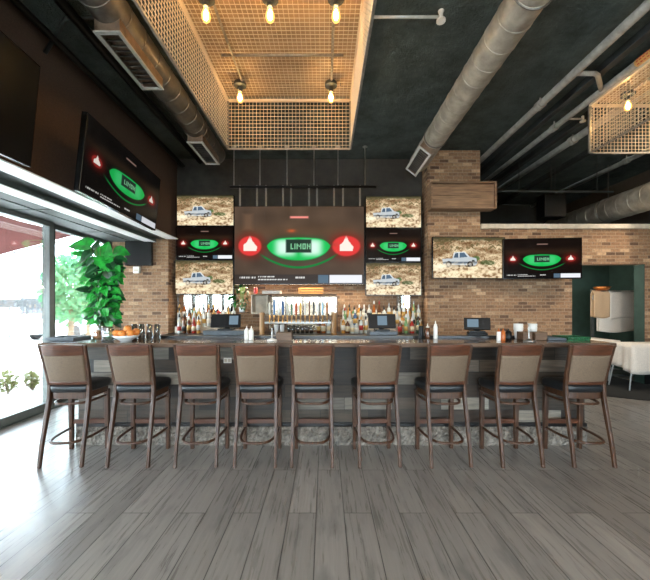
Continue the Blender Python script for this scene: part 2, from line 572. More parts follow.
# sliding glazing on the left
ys = [-4.5, -3.0, -1.35, 0.2, 1.7, 3.15, 4.78]
for i in range(len(ys) - 1):
    make_window((WALLX + (0.03 if i % 2 else 0.0), ys[i], ys[i + 1]), None, 0.02, 2.686, 'y', wn, 0.075, 'alu'); wn += 1
make_window((WALLX - 0.06, 4.79, YB), None, 0.02, 2.686, 'y', wn, 0.125, 'alu_dark'); wn += 1
struct(MB().box(WALLX - 0.12, WALLX + 0.08, YR, YB, 0.0, 0.022).build('trim_6', M['alu_dark']))

# outside
struct(MB().box(-40, WALLX - 0.1, -25, 40, -0.25, -0.13).build('ground', M['pavement']))
b = MB().box(-40, 30, -30, YR - 0.2, -0.25, -0.13)
struct(b.build('ground_street', M['pavement']))


def blob(mb, c, r, n, sz, rng, flat=1.0):
    for _ in range(n):
        while True:
            p = Vector((rng.uniform(-1, 1), rng.uniform(-1, 1), rng.uniform(-1, 1)))
            if 0.35 < p.length < 1: break
        q = Vector(c) + Vector((p.x * r[0], p.y * r[1], p.z * r[2]))
        R = Euler((rng.uniform(0, 6), rng.uniform(0, 6), rng.uniform(0, 6))).to_matrix()
        s = sz * rng.uniform(0.6, 1.3)
        mb.add([q + R @ Vector(v) * s for v in ((-1, 0, 0), (-.3, .45, .08), (.5, .4, .05), (1, 0, -.1), (.5, -.4, .05), (-.3, -.45, .08))],
               [(0, 1, 2, 3, 4, 5)])


rng = random.Random(3)
# awning: sloping fabric, front bar, valance, arms
aw = thing('awning', 'faded red fabric awning sloping out above the window wall', 'awning', (WALLX - 0.2, 1.5, 2.4))
def awf(u, v):
    return Vector((-2.4 * u, -6 + 10.05 * v, 0.27 - 0.63 * u + 0.015 * math.sin(v * 40)))
MB().grid(awf, 6, 40).build('canopy', M['awning'], aw, solid=0.01, recalc=False)
MB().bar((-2.4, -6, -.37), (-2.4, 4.05, -.37), 0.07, 0.07).build('front_bar', M['white_steel'], aw)
def vaf(u, v):
    return Vector((-2.43, -6 + 10.05 * v, -.37 - u * (0.12 + 0.03 * math.sin(v * 90))))
MB().grid(vaf, 2, 80).build('valance', M['awning'], aw, solid=0.008, recalc=False)
for yy in (-4.5, -1, 4.02):
    MB().tube([(0, yy, 0.22), (-1.2, yy, -.08), (-2.4, yy, -.37)], 0.022, 8).build('arm', M['white_steel'], aw)

for i, (px, py, D, w, h, lab) in enumerate([(8, 375, 6.0, 0.19, 0.40, 'low yellow-green bush on the pavement, left of the two outside the glass'),
                                            (33, 371, 6.3, 0.14, 0.34, 'small yellow-green bush on the pavement beside the window stile')]):
    X = PX(px, D); t = thing('bush', lab, 'bush', (X, D, -0.13), group='bushes outside the glass')
    m = MB(); blob(m, (0, 0, h * 0.62), (w, w * .8, h * 0.5), 160, 0.04, rng); m.build('foliage', M['bush'], t, recalc=False)
    m = MB()
    for k in range(5):
        m.tube([(0, 0, 0), (rng.uniform(-.15, .15), rng.uniform(-.15, .15), h * .6)], 0.012, 5)
    m.build('stem', M['bark'], t)
for (px, D, h, w, lab) in [(70, 11.5, 3.3, 0.85, 'leafy green tree outside, seen through the glass beside the tall plant'),
                           (88, 16.0, 4.2, 1.6, 'leafy green tree outside, mostly behind the tall plant')]:
    X = PX(px, D); t = thing('street_tree', lab, 'tree', (X, D, -0.13), group='street trees')
    m = MB(); blob(m, (0, 0, h * .66), (w, w, h * 0.38), 900, 0.13, rng); m.build('crown', M['tree'], t, recalc=False)
    m = MB(); m.tube([(0, 0, 0), (0.05, 0, h * .35), (0, 0.05, h * .75)], 0.08, 8, radii=[.1, .08, .04]); m.build('trunk', M['bark'], t, smooth=True)
# railing far out
t = thing('railing', 'grey metal railing across the street seen through the glass', 'railing', (-15, 4, -0.13))
for k in range(24):
    MB().bar((0, k * 0.9, 0), (0, k * 0.9, 1.75), 0.04, 0.04).build('post', M['fence'], t)
m = MB()
for z in (1.45, 1.6, 1.75):
    m.bar((0, -0.3, z), (0, 21, z), 0.06, 0.06)
m.build('rail', M['fence'], t)
m = MB()
m.box(-0.05, 0.05, 0, 20.7, 1.50, 1.90)
m.build('panel', M['fence'], t)
# house and car across the street
t = thing('building', 'pale low building across the street behind the railing', 'building', (-24, 4, -0.13))
MB().box(-4, 0, -4, 26, 0, 3.0).build('facade', M['building'], t)
MB().box(-4.3, 0.5, -4.3, 26.3, 3.0, 3.25).build('roof', M['cap'], t)
for k in range(6):
    MB().box(0.0, 0.05, k * 4.4, k * 4.4 + 2.0, 0.9, 2.2).build('window', M['car_glass'], t)


def car(loc, rz, lab):
    t = thing('parked_car', lab, 'car', loc, (0, 0, rz))
    def prof(ys, zs, w):  # side profile extruded along x
        m = MB(); n = len(ys)
        vs = [Vector((-w, y, z)) for y, z in zip(ys, zs)] + [Vector((w, y, z)) for y, z in zip(ys, zs)]
        fs = [tuple(range(n)), tuple(reversed(range(n, 2 * n)))] + [(i, (i + 1) % n, n + (i + 1) % n, n + i) for i in range(n)]
        m.add(vs, fs); return m
    prof([-2.1, -2.1, -1.2, -0.7, 0.7, 1.3, 2.1, 2.15, 2.1], [0.3, 0.75, 0.9, 0.92, 0.92, 0.92, 0.82, 0.5, 0.3], 0.85).build('body', M['car_paint'], t, bevel=0.06, smooth=True)
    prof([-1.1, -0.6, 0.65, 1.35], [0.9, 1.42, 1.42, 0.92], 0.70).build('cabin', M['car_glass'], t, bevel=0.05)
    prof([-0.62, -0.6, 0.65, 0.67], [1.40, 1.47, 1.47, 1.40], 0.66).build('roof', M['car_paint'], t, bevel=0.02)
    R = Matrix.Rotation(PI / 2, 3, 'Y')
    for sx in (-0.82, 0.82):
        for sy in (-1.3, 1.3):
            MB().lathe([(0.1, -.1), (0.32, -.1), (0.34, -.06), (0.34, .06), (0.32, .1), (0.1, .1)], (sx, sy, 0.33), 18, 0, R).build('wheel', M['black'], t, smooth=False)


car((PX(72, 17), 17, -0.13), 0.15, 'pale parked car outside the glass behind the tall plant')

# ------------------------------------------------------------------ bar
BARX0, BARX1 = -2.66, 2.80
bar = thing('bar_counter', 'long bar with polished dark top, reclaimed grey plank front and rough stone base', 'bar', (0, 3.52, 0))
def bb(mb, x0, x1, y0, y1, z0, z1): mb.box(x0, x1, y0 - 3.52, y1 - 3.52, z0, z1)
m = MB(); bb(m, BARX0 - 0.22, BARX1 + 0.12, 3.30, 3.86, 1.075, 1.12); m.build('countertop', M['counter'], bar, bevel=0.006)
m = MB(); bb(m, BARX0 - 0.20, BARX1 + 0.10, 3.86, 4.35, 1.06, 1.10); m.build('service_shelf', M['counter_edge'], bar)
m = MB(); bb(m, BARX0 - 0.22, BARX1 + 0.12, 3.80, 3.86, 1.12, 1.145); m.build('rear_lip', M['counter_edge'], bar, bevel=0.004)
m = MB(); bb(m, BARX0, BARX1, 3.56, 4.3, 0.225, 1.075); m.build('front_panel', M['barfront'], bar)
m = MB(); bb(m, BARX0 - .01, BARX1 + .01, 3.535, 4.31, 0.195, 0.232); m.build('base_ledge', M['counter_edge'], bar, bevel=0.003)


def stonef(u, v):
    x = BARX0 + (BARX1 - BARX0) * u
    r = random.Random(int(u * 5000) * 131 + int(v * 50)).uniform(0, 0.022)
    return Vector((x, r - 0.005 if 0 < u < 1 else 0.0, 0.2 * v))
m = MB(); m.grid(stonef, 240, 8)
m.box(BARX0, BARX1, 0.02, 0.75, 0.0, 0.2)
m.build('stone_base', M['stone'], bar, recalc=False)
for i, px in enumerate((271.5, 276)):
    pass
t = thing('power_outlet', 'white double socket on the plank front between the third and fourth stools', 'socket', P(227.5, 360.5, 3.548))
MB().box(-0.042, 0.042, 0, 0.011, -0.028, 0.028).build('cover_plate', M['white'], t, bevel=0.002)
for sx in (-0.02, 0.02):
    MB().box(sx - 0.013, sx + 0.013, -0.003, 0.002, -0.017, 0.017).build('socket_face', M['cap'], t)

# ------------------------------------------------------------------ stools
def make_stool():
    t = thing('bar_stool', '', 'bar stool', (0, 0, 0))
    W = M['stool_wood']
    for s in (-1, 1):
        pts = [(s * .187, -.210, 0), (s * .186, -.178, .2), (s * .183, -.125, .45), (s * .180, -.092, .62), (s * .180, -.088, .74),
               (s * .186, -.112, .86), (s * .194, -.150, 1.0), (s * .201, -.186, 1.128)]
        MB().sweep(pts, [(.028, .032), (.029, .036), (.030, .042), (.031, .046), (.031, .042), (.029, .036), (.027, .032), (.025, .028)]).build('leg', W, t, bevel=0.006)
    for s in (-1, 1):
        MB().bar((s * .180, .205, 0), (s * .180, .195, .625), .036, .036, w1=.044, h1=.044, up=(0, 1, 0)).build('leg', W, t, bevel=0.005)
    # seat: rounded square in plan
    def ring(sx, sy0, sy1, z, n=40, e=0.32):
        o = []
        cy = (sy0 + sy1) / 2; ry = (sy1 - sy0) / 2
        for k in range(n):
            q = 2 * PI * k / n
            c, s_ = math.cos(q), math.sin(q)
            x = sx * math.copysign(abs(c) ** e, c); y = cy + ry * math.copysign(abs(s_) ** e, s_)
            x *= 1.0 + 0.10 * (y - cy) / ry     # wider at the front
            o.append(Vector((x, y, z)))
        return o
    def stack(levels):
        m = MB(); n = 40; vs = []
        for L in levels: vs += ring(*L)
        fs = [tuple(reversed(range(n)))] + [tuple((len(levels) - 1) * n + k for k in range(n))]
        for i in range(len(levels) - 1):
            for k in range(n):
                fs.append((i * n + k, i * n + (k + 1) % n, (i + 1) * n + (k + 1) % n, (i + 1) * n + k))
        m.add(vs, fs); return m
    stack([(.185, -.10, .225, .660), (.200, -.118, .240, .672), (.205, -.125, .245, .705), (.203, -.122, .243, .728), (.190, -.105, .228, .745), (.14, -.05, .18, .756), (.06, .03, .10, .760)]).build('seat', M['leather'], t, smooth=True)
    stack([(.180, -.105, .218, .605), (.187, -.112, .225, .61), (.187, -.112, .225, .672), (.18, -.1, .218, .676)]).build('seat_frame', W, t)
    # curved top rail, pad and lower rail: bowed backwards
    def bow(x, z): # y of the back plane
        base = -.088 - (z - .74) * 0.253
        return base - 0.030 * (1 - (x / .19) ** 2)
    def slab(x0f, x1f, z0, z1, th, name, mat, nu=16, nv=6, crown=0.0, sm=True):
        m = MB(); front = []; back = []
        for j in range(nv + 1):
            v = j / nv; z = z0 + (z1 - z0) * v
            xa, xb = x0f(z), x1f(z)
            for i in range(nu + 1):
                u = i / nu; x = xa + (xb - xa) * u; y = bow(x, z)
                zz = z + crown * (1 - (2 * u - 1) ** 2) * (1 if v > .99 else 0)
                e = (min(u, 1 - u) * 2) ** .35 * (min(v, 1 - v) * 2) ** .35 if name == 'back_cushion' else 1
                d = th / 2 * (0.55 + 0.45 * e)
                front.append(Vector((x, y - d, zz))); back.append(Vector((x, y + d, zz)))
        n = (nu + 1) * (nv + 1); fs = []
        for j in range(nv):
            for i in range(nu):
                a = j * (nu + 1) + i
                fs.append((a, a + 1, a + nu + 2, a + nu + 1)); fs.append((n + a, n + a + nu + 1, n + a + nu + 2, n + a + 1))
        for i in range(nu):
            fs.append((i, n + i, n + i + 1, i + 1)); a = nv * (nu + 1) + i
            fs.append((a, a + 1, n + a + 1, n + a))
        for j in range(nv):
            a = j * (nu + 1); fs.append((a, a + nu + 1, n + a + nu + 1, n + a))
            a += nu; fs.append((a, n + a, n + a + nu + 1, a + nu + 1))
        m.add(front + back, fs)
        return m.build(name, mat, t, smooth=False if name != 'back_cushion' else True, bevel=0 if name == 'back_cushion' else 0.005)
    hw = lambda z: .170 + (z - .74) * .045
    slab(lambda z: -hw(z), lambda z: hw(z), 1.030, 1.128, .030, 'top_rail', M['rail_wood'], crown=0.008)
    slab(lambda z: -hw(z), lambda z: hw(z), .742, .775, .028, 'lower_rail', M['rail_wood'])
    slab(lambda z: -hw(z) + .004, lambda z: hw(z) - .004, .772, 1.032, .044, 'back_cushion', M['tan'], 20, 14)
    # bent side rings
    def uring(z, back, r, name):
        pts = []
        for k in range(25):
            q = PI * k / 24
            c, s_ = math.cos(q), math.sin(q)
            x = -.178 * math.copysign(abs(c) ** .55, c)
            y = .195 - (.195 - back) * abs(s_) ** .75
            pts.append((x, y, z))
        MB().tube(pts, r, 8).build(name, W, t, smooth=True)
    uring(.225, -.205, .0125, 'ring_stretcher')
    uring(.567, -.135, .0125, 'ring_stretcher')
    MB().box(-.162, .162, .192, .212, .265, .310).build('footrest', M['rail_wood'], t, bevel=0.004)
    return t


RM = [60.5, 127.5, 195.5, 255, 312, 380, 451.5, 523, 594.5]
FM = [90, 151, 210, 262.5, 313.5, 371.4, 434, 498.5, 562]
SL = ['leftmost bar stool, walnut with tan back, beside the glass wall',
      'walnut bar stool in front of the fruit bowl, second from the left',
      'walnut bar stool left of the white socket, third from the left',
      'walnut bar stool just right of the white socket, fourth from the left',
      'middle one of the nine walnut bar stools, under the large screen',
      'walnut bar stool just right of the middle one, below the right till',
      'walnut bar stool third from the right end, near the tall white bottle',
      'walnut bar stool in front of the paper cups, second from the right',
      'rightmost bar stool, by the end of the bar and the draped tables']
st0 = make_stool()
for i in range(9):
    o = st0 if i == 0 else copy_tree(st0)
    xr, xf = PX(RM[i], 3.04), PX(FM[i], 3.455)
    yaw = math.atan2(-(xf - xr), 0.415)
    o.location = ((xr + xf) / 2, 3.2475, 0); o.rotation_euler = (0, 0, yaw)
    o['label'] = SL[i]; o['group'] = 'bar stools along the bar'

# ------------------------------------------------------------------ screens
GW, GH = 240, 136
FONT = {'L': ['100', '100', '100', '100', '111'], 'I': ['1', '1', '1', '1', '1'], 'M': ['10001', '11011', '10101', '10001', '10001'],
        'O': ['111', '101', '101', '101', '111'], 'N': ['1001', '1101', '1011', '1001', '1001']}


def canvas():
    v, u = np.mgrid[0:GH, 0:GW]
    return (u + 0.5) / GW, (v + 0.5) / GH


def vnoise(rs, gw, gh):
    g = rs.rand(gh + 1, gw + 1)
    U, V = canvas()
    x = U * gw; y = V * gh; i = np.minimum(x.astype(int), gw - 1); j = np.minimum(y.astype(int), gh - 1)
    fx, fy = x - i, y - j
    return (g[j, i] * (1 - fx) + g[j, i + 1] * fx) * (1 - fy) + (g[j + 1, i] * (1 - fx) + g[j + 1, i + 1] * fx) * fy


def blend(img, mask, col):
    m = np.clip(mask, 0, 1)[..., None]
    return img * (1 - m) + np.array(col, float) * m


def soft(d, w):   # 1 inside (d<0)
    return np.clip(0.5 - d / w, 0, 1)


def inpoly(U, V, pts):
    r = np.zeros(U.shape, bool); n = len(pts)
    for i in range(n):
        x0, y0 = pts[i]; x1, y1 = pts[(i + 1) % n]
        if y0 == y1: continue
        c = ((y0 > V) != (y1 > V)) & (U < (x1 - x0) * (V - y0) / (y1 - y0) + x0)
        r ^= c
    return r.astype(float)


def car_picture(base, big):
    U, V = canvas(); rs = np.random.RandomState(4)
    img = np.zeros((GH, GW, 3)) + np.array(base, float)
    nz = vnoise(rs, 12, 8)
    img *= (0.88 + 0.24 * nz)[..., None]
    img = blend(img, 0.25 * soft(np.abs(U - .5) - .5, .2) * np.exp(-((V - .33) / .09) ** 2), (120, 84, 52))
    img = blend(img, 0.5 * soft(np.maximum(np.abs(U - .105) - .035, np.abs(V - .2) - .1), .04), (base[0] * 1.6, base[1] * 1.5, base[2] * 1.4))
    # red tail lights
    for (cu, hw, hh) in ((.120, .088, .125), (.862, .108, .130)):
        d = np.sqrt(((U - cu) / hw) ** 2 + ((V - .51) / hh) ** 2)
        k = 1.0 if big else 0.6
        img = blend(img, np.exp(-np.maximum(d - .8 * k, 0) ** 2 / .35) * (0.55 if big else .45), (150, 30, 22))
        img = blend(img, soft(d - 1.0 * k, .14) * (1 if big else .5), (228, 62, 60))
        f = 1.0 if big else .62
        tri = inpoly(U, V, [(cu + f * a_, .51 + f * b2) for a_, b2 in ((0, -.14), (.02, -.06), (.055, .01), (.05, .06), (-.05, .06), (-.05, -.01), (-.02, -.06))])
        img = blend(img, tri * soft(d - .9, .5), (255, 240, 228))
    # green lit boot panel
    q = np.clip(np.abs((U - .495) / .248), 0, 1)
    top = .415 - .015 * (1 - q) + .10 * q ** 6
    bot = .47 + .225 * np.sqrt(1 - q ** 2.2)
    ins = np.minimum(np.minimum(V - top, bot - V), (0.245 - np.abs(U - .495)) * 1.0)
    glow = np.exp(-np.maximum(-ins, 0) ** 2 / .0012)
    img = blend(img, glow * .3, (20, 90, 44))
    img = blend(img, np.clip(ins / .012 + .5, 0, 1), (24, 190, 84))
    inner = np.exp(-((np.abs(U - .495) - .10) / .085) ** 4 - ((V - .53) / .115) ** 4)
    img = blend(img, np.clip(ins / .02, 0, 1) * inner * (1.0 if big else 0.22), (222, 255, 238))
    # lower lip
    lip = .785 - .16 * ((U - .495) / .29) ** 2
    img = blend(img, soft(np.abs(V - lip) - .012, .02) * soft(np.abs(U - .495) - .28, .06), (14, 140, 60))
    # plate with letters
    img = blend(img, soft(np.maximum(np.abs(U - .495) - .098, np.abs(V - .51) - .085), .012), (36, 58, 48))
    x = .432
    for ch in 'LIMON':
        g = FONT[ch]; cw = .0078
        for r, row in enumerate(g):
            for c_, bit in enumerate(row):
                if bit == '1':
                    uu = x + c_ * cw; vv = .475 + r * .0150
                    img = blend(img, ((U >= uu) & (U < uu + cw) & (V >= vv) & (V < vv + .015)).astype(float), (128, 200, 152))
        x += (len(g[0]) + 1.0) * cw
    img = blend(img, soft(np.maximum(np.abs(U - .5) - .07, np.abs(V - .14) - .013), .012), (255, 150, 140) if big else (150, 120, 110))
    if big:
        img = blend(img, .8 * np.exp(-((U - .44) / .03) ** 2 - ((V - .315) / .02) ** 2), (226, 96, 50))
    # bottom ticker
    img = blend(img, soft(.875 - V, .01) * .6, (46, 42, 42) if big else (16, 15, 16))
    rs2 = np.random.RandomState(9)
    for (a, b_, va, vb) in ((.04, .12, .905, .925), (.135, .165, .905, .925), (.185, .31, .898, .914), (.185, .41, .932, .948), (.47, .54, .905, .923)):
        uu = a
        while uu < b_:
            w = rs2.uniform(.006, .02)
            img = blend(img, ((U > uu) & (U < min(uu + w, b_)) & (V > va) & (V < vb)).astype(float), (226, 224, 220))
            uu += w + .006
    img = blend(img, ((U > .645) & (U < .725) & (V > .885) & (V < .985)).astype(float), (88, 110, 128))
    img = blend(img, ((U > .735) & (U < .985) & (V > .885) & (V < .985)).astype(float), (240, 242, 248))
    return img


def truck_picture(seed):
    U, V = canvas(); rs = np.random.RandomState(seed)
    n1 = vnoise(rs, 10, 14); n2 = vnoise(rs, 36, 30); n3 = vnoise(rs, 90, 50)
    t = 0.45 * n1 + 0.3 * n2 + 0.25 * n3
    lo = np.array((104, 76, 50.)); hi = np.array((255, 238, 204.))
    img = lo + (hi - lo) * np.clip((t - .25) / .5, 0, 1)[..., None]
    img = blend(img, .5 * soft(.60 - V, .3) * (n1 > .4), (240, 222, 188))
    img = blend(img, soft(V - .05 - .05 * n2, .06) * .85, (60, 62, 46))
    img = blend(img, .75 * (n2 > .60) * soft(V - .36, .2), (84, 74, 46))
    img = blend(img, .6 * (n3 > .72) * soft(.3 - V, .2), (92, 66, 40))
    img = blend(img, .55 * (n3 > .7) * soft(.2 - V, .1) , (120, 84, 50))
    d = np.sqrt(((U - .76) / .11) ** 2 + ((V - .62) / .06) ** 2) + .5 * (n3 - .5)
    img = blend(img, soft(d - 1, .3) * .85, (72, 84, 50))
    d = np.sqrt(((U - .60) / .05) ** 2 + ((V - .52) / .06) ** 2) + .5 * (n3 - .5)
    img = blend(img, soft(d - 1, .3) * .8, (66, 96, 52))
    # pickup truck
    img = blend(img, .7 * soft(np.sqrt(((U - .37) / .22) ** 2 + ((V - .70) / .035) ** 2) - 1, .3), (74, 62, 50))
    body = [(.125, .53), (.265, .52), (.29, .37), (.44, .35), (.51, .48), (.60, .51), (.615, .64), (.585, .69), (.14, .67)]
    img = blend(img, inpoly(U, V, body), (208, 216, 224))
    img = blend(img, inpoly(U, V, body) * soft(.47 - V, .06) * .5, (150, 160, 172))
    img = blend(img, inpoly(U, V, [(.285, .50), (.305, .39), (.35, .38), (.35, .50)]), (70, 88, 108))
    img = blend(img, inpoly(U, V, [(.365, .50), (.365, .38), (.43, .37), (.48, .48)]), (80, 100, 122))
    img = blend(img, inpoly(U, V, [(.13, .60), (.61, .59), (.61, .64), (.14, .65)]), (96, 106, 118))
    img = blend(img, inpoly(U, V, [(.535, .55), (.575, .55), (.58, .60), (.54, .60)]), (50, 54, 58))
    for cu in (.215, .515):
        d = np.sqrt(((U - cu) / .042) ** 2 + ((V - .66) / .075) ** 2)
        img = blend(img, soft(d - 1, .15), (38, 36, 36)); img = blend(img, soft(d - .5, .15), (150, 150, 150))
    img = blend(img, .85 * np.exp(-((U - .1) / .14) ** 2 - ((V - .72) / .08) ** 2), (255, 244, 222))
    img = blend(img, .5 * soft(.62 - V, .2) * (n2 > .45), (255, 240, 214))
    img = blend(img, .6 * np.exp(-((U - .6) / .35) ** 2 - ((V - .85) / .08) ** 2), (242, 224, 190))
    return img


def screen_material(name, strength):
    n = NT(name)
    a = n.node('ShaderNodeVertexColor', layer_name='picture')
    e = n.node('ShaderNodeBsdfPrincipled')
    e.inputs['Base Color'].default_value = (0.001, 0.001, 0.001, 1); e.inputs['Roughness'].default_value = 0.2; e.inputs['Specular IOR Level'].default_value = 0.05
    n.link(a.outputs[0], e.inputs['Emission Color']); e.inputs['Emission Strength'].default_value = strength
    n.link(e.outputs[0], n.out.inputs[0]); return n.mat


def screen_mesh(name, img, mat):
    me = bpy.data.meshes.new(name)
    us = np.linspace(-.5, .5, GW); vs = np.linspace(.5, -.5, GH)
    co = np.zeros((GH, GW, 3)); co[..., 0] = us[None, :]; co[..., 2] = vs[:, None]
    idx = np.arange(GH * GW).reshape(GH, GW)
    q = np.stack([idx[1:, :-1], idx[1:, 1:], idx[:-1, 1:], idx[:-1, :-1]], -1).reshape(-1, 4)
    me.from_pydata(co.reshape(-1, 3).tolist(), [], q.tolist())
    at = me.color_attributes.new('picture', 'FLOAT_COLOR', 'POINT')
    c = np.clip(img, 0, 255) / 255.0
    c = np.where(c <= 0.04045, c / 12.92, ((c + 0.055) / 1.055) ** 2.4)
    rgba = np.ones((GH * GW, 4)); rgba[:, :3] = c.reshape(-1, 3)
    at.data.foreach_set('color', rgba.astype(np.float32).ravel())
    me.materials.append(mat); return me


SM = screen_material('lit_screen', 0.76)
PIC = {'car_big': screen_mesh('car_big', car_picture((84, 68, 56), True), SM),
       'car': screen_mesh('car', car_picture((20, 12, 9), False), SM),
       'car_dim': screen_mesh('car_dim', car_picture((15, 13, 12), False) * .85, SM),
       'truck': screen_mesh('truck', truck_picture(2) * np.array((1.10, 1.09, 1.06)), SM)}


def tv(label, center, w, h, pic, yaw=0, pitch=0, thick=0.06, group=None, mount=0.1, bez=0.012, name='television'):
    t = thing(name, label, 'television', center, (0, 0, 0), group)
    t.rotation_euler = Euler((pitch, 0, yaw), 'XYZ')
    MB().box(-w / 2, w / 2, -thick / 2, thick / 2, -h / 2, h / 2).build('casing', M['black_gloss'], t, bevel=0.004)
    if pic:
        s = bpy.data.objects.new('screen', PIC[pic]); C.objects.link(s); s.parent = t
        s.location = (0, -thick / 2 - 0.003, 0); s.scale = (w - 2 * bez, 1, h - 2 * bez)
    else:
        MB().box(-w / 2 + bez, w / 2 - bez, -thick / 2 - 0.003, -thick / 2, -h / 2 + bez, h / 2 - bez).build('screen', M['off_screen'], t)
    if mount:
        m = MB(); m.box(-0.2, 0.2, thick / 2, thick / 2 + 0.02, -0.12, 0.12)
        m.box(-0.05, 0.05, thick / 2 + 0.02, thick / 2 + mount, -0.06, 0.06)
        m.build('wall_bracket', M['black'], t)
    return t


def tvpx(label, x0, x1, y0, y1, D, pic, **k):
    k.setdefault('mount', 0.14)
    c = (P(x0, y0, D) + P(x1, y1, D)) / 2; c.y = D + 0.03
    return tv(label, c, (x1 - x0) * D / F, (y1 - y0) * D / F, pic, **k)


D3 = YT - 0.21
tvpx('large central television showing a car tail with green plate and red lights', 234, 364.5, 206, 284.5, 6.05, 'car_big', mount=0)
g = 'small screens flanking the large television'
tvpx('top screen of the left column, showing a pickup truck in dry grass', 176.5, 234, 195, 226, D3, 'truck', group=g)
tvpx('middle screen of the left column, showing a green lit car tail', 176, 233.5, 226.4, 259.6, D3, 'car', group=g)
tvpx('bottom screen of the left column, showing a pickup truck in dry grass', 175, 233.5, 260, 294.5, D3, 'truck', group=g)
tvpx('top screen of the right column, showing a pickup truck in dry grass', 365.5, 421.5, 196, 228, D3, 'truck', group=g)
tvpx('middle screen of the right column, showing a green lit car tail', 365.5, 421.5, 228.4, 262, D3, 'car', group=g)
tvpx('bottom screen of the right column, showing a pickup truck in dry grass', 365.5, 421.5, 262.4, 295.5, D3, 'truck', group=g)
g = 'pair of screens on the right brick wall'
D4 = YB - 0.21
c = P(468.3, 258, D4)
tv('left screen of the pair on the brick wall, showing a pickup truck', c, 73.5 * D4 / F, 41.5 * D4 / F, 'truck', yaw=math.radians(2), group=g, mount=0.15)
D5 = D4 - 0.16
c = P(541.3, 258.7, D5)
tv('right screen of the pair on the brick wall, showing a green lit car tail', c, 74 * D5 / F, 40.5 * D5 / F, 'car', yaw=math.radians(-6), group=g, mount=0.32)


def tv_corners(label, nb, nt, fb, ft, Dn, Df, pic, zb=None):
    """tilted television from its four corner points: near bottom, near top, far bottom, far top"""
    a = P(*nb, Dn); d = P(*fb, Df); b_ = P(*nt, Dn); e = P(*ft, Df)
    c = (a + b_ + d + e) / 4
    ex = ((d + e) / 2 - (a + b_) / 2); w = ex.length; ex.normalize()
    ez = ((b_ + e) / 2 - (a + d) / 2); ez = (ez - ex * ez.dot(ex)); h = ez.length; ez.normalize()
    ey = ez.cross(ex)
    Rm = Matrix((ex, ey, ez)).transposed()
    t = tv(label, c, w, h, pic, mount=0.26)
    t.rotation_euler = Rm.to_euler()
    return t


tv_corners('tilted television on the brown wall over the windows, showing a green lit car tail', (75, 190), (86, 112), (154.5, 231), (158, 179), 3.38, 3.38 * 115 / 74, 'car_dim')
tv_corners('dark switched-off television tilted on the brown wall at the far left', (-114, 101), (-96, -54), (25.5, 166), (38.8, 67.5), 1.94, 3.0, None)
# small black monitor on the left pier with a white box below it
t = tvpx('small switched-off black monitor on the left brick pier beside the plant', 125, 151.5, 239, 265.5, YB - 0.10, None, mount=0.07)
t = thing('white_wall_box', 'small white box on the brick under the black monitor', 'box', P(137, 270, YB - 0.03))
MB().box(-0.06, 0.06, -0.03, 0.03, -0.06, 0.06).build('case', M['white'], t, bevel=0.006)
MB().box(-0.04, 0.04, -0.034, -0.03, -0.03, 0.01).build('face', M['cap'], t)
for px, lab in ((125, 'x'),):
    pass

# hanging rail for the central television
t = thing('hanging_rail', 'black pipe rail on ceiling rods that carries the large central television', 'rail', (PX(303, 6.08), 6.08, EYE + 118 * 6.08 / F))
cx, cz = t.location.x, t.location.z
MB().tube([(PX(230, 6.08) - cx, 0, 0), (PX(376, 6.08) - cx, 0, 0)], 0.028, 10).build('pipe', M['black'], t, smooth=True)
for px in (234, 260, 287, 314, 338, 365):
    x = PX(px, 6.08) - cx
    m = MB(); m.tube([(x, 0, 0), (x, 0, ZC - cz)], 0.013, 8); m.lathe([(0.045, -.012), (0.045, 0)], (x, 0, ZC - cz), 10)
    m.build('hanger_rod', M['steel'], t)
for px in (240, 257, 266, 283, 291, 309, 317, 334, 343, 360):
    x = PX(px, 6.08) - cx
    m = MB(); m.tube([(x, 0, 0.03), (x, 0, -0.36)], 0.017, 8)
    m.build('drop_rod', M['steel'], t)

# ------------------------------------------------------------------ ducts
def duct(label, X, H, r, y0, y1, elbow=False, group='round ceiling ducts'):
    t = thing('air_duct', label, 'duct', (X, (y0 + y1) / 2, EYE + H), group=group)
    cy = (y0 + y1) / 2
    pts = []; rad = []
    y = y0
    while y < y1:
        for dy, dr in ((0, 0), (0.20, 0), (0.204, 0.005), (0.218, 0.005), (0.222, 0)):
            pts.append((0, min(y + dy, y1) - cy, 0)); rad.append(r + dr)
        y += 0.25
    pts2, rad2 = [], []
    for p, q in zip(pts, rad):
        if not pts2 or abs(p[1] - pts2[-1][1]) > 1e-4: pts2.append(p); rad2.append(q)
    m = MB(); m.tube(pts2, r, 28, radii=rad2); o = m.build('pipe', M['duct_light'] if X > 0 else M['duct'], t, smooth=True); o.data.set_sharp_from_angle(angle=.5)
    n = max(2, int((y1 - y0) / 2.2))
    for k in range(n):
        yy = y0 + (y1 - y0) * (k + 0.6) / n if X < 5 else (5.3, 3.2, 1.0, -1.0, 6.9, 8.2)[k]
        m = MB(); m.tube([(math.cos(q) * (r + .012), yy - cy, math.sin(q) * (r + .012)) for q in np.linspace(0, 2 * PI, 25)[:-1]], 0.008, 6, True)
        top = ZC - (EYE + H)
        if top - r > 0.02: m.tube([(0, yy - cy, r), (0, yy - cy, top)], 0.008, 6)
        m.build('hanger_strap', M['duct'], t)
    return t


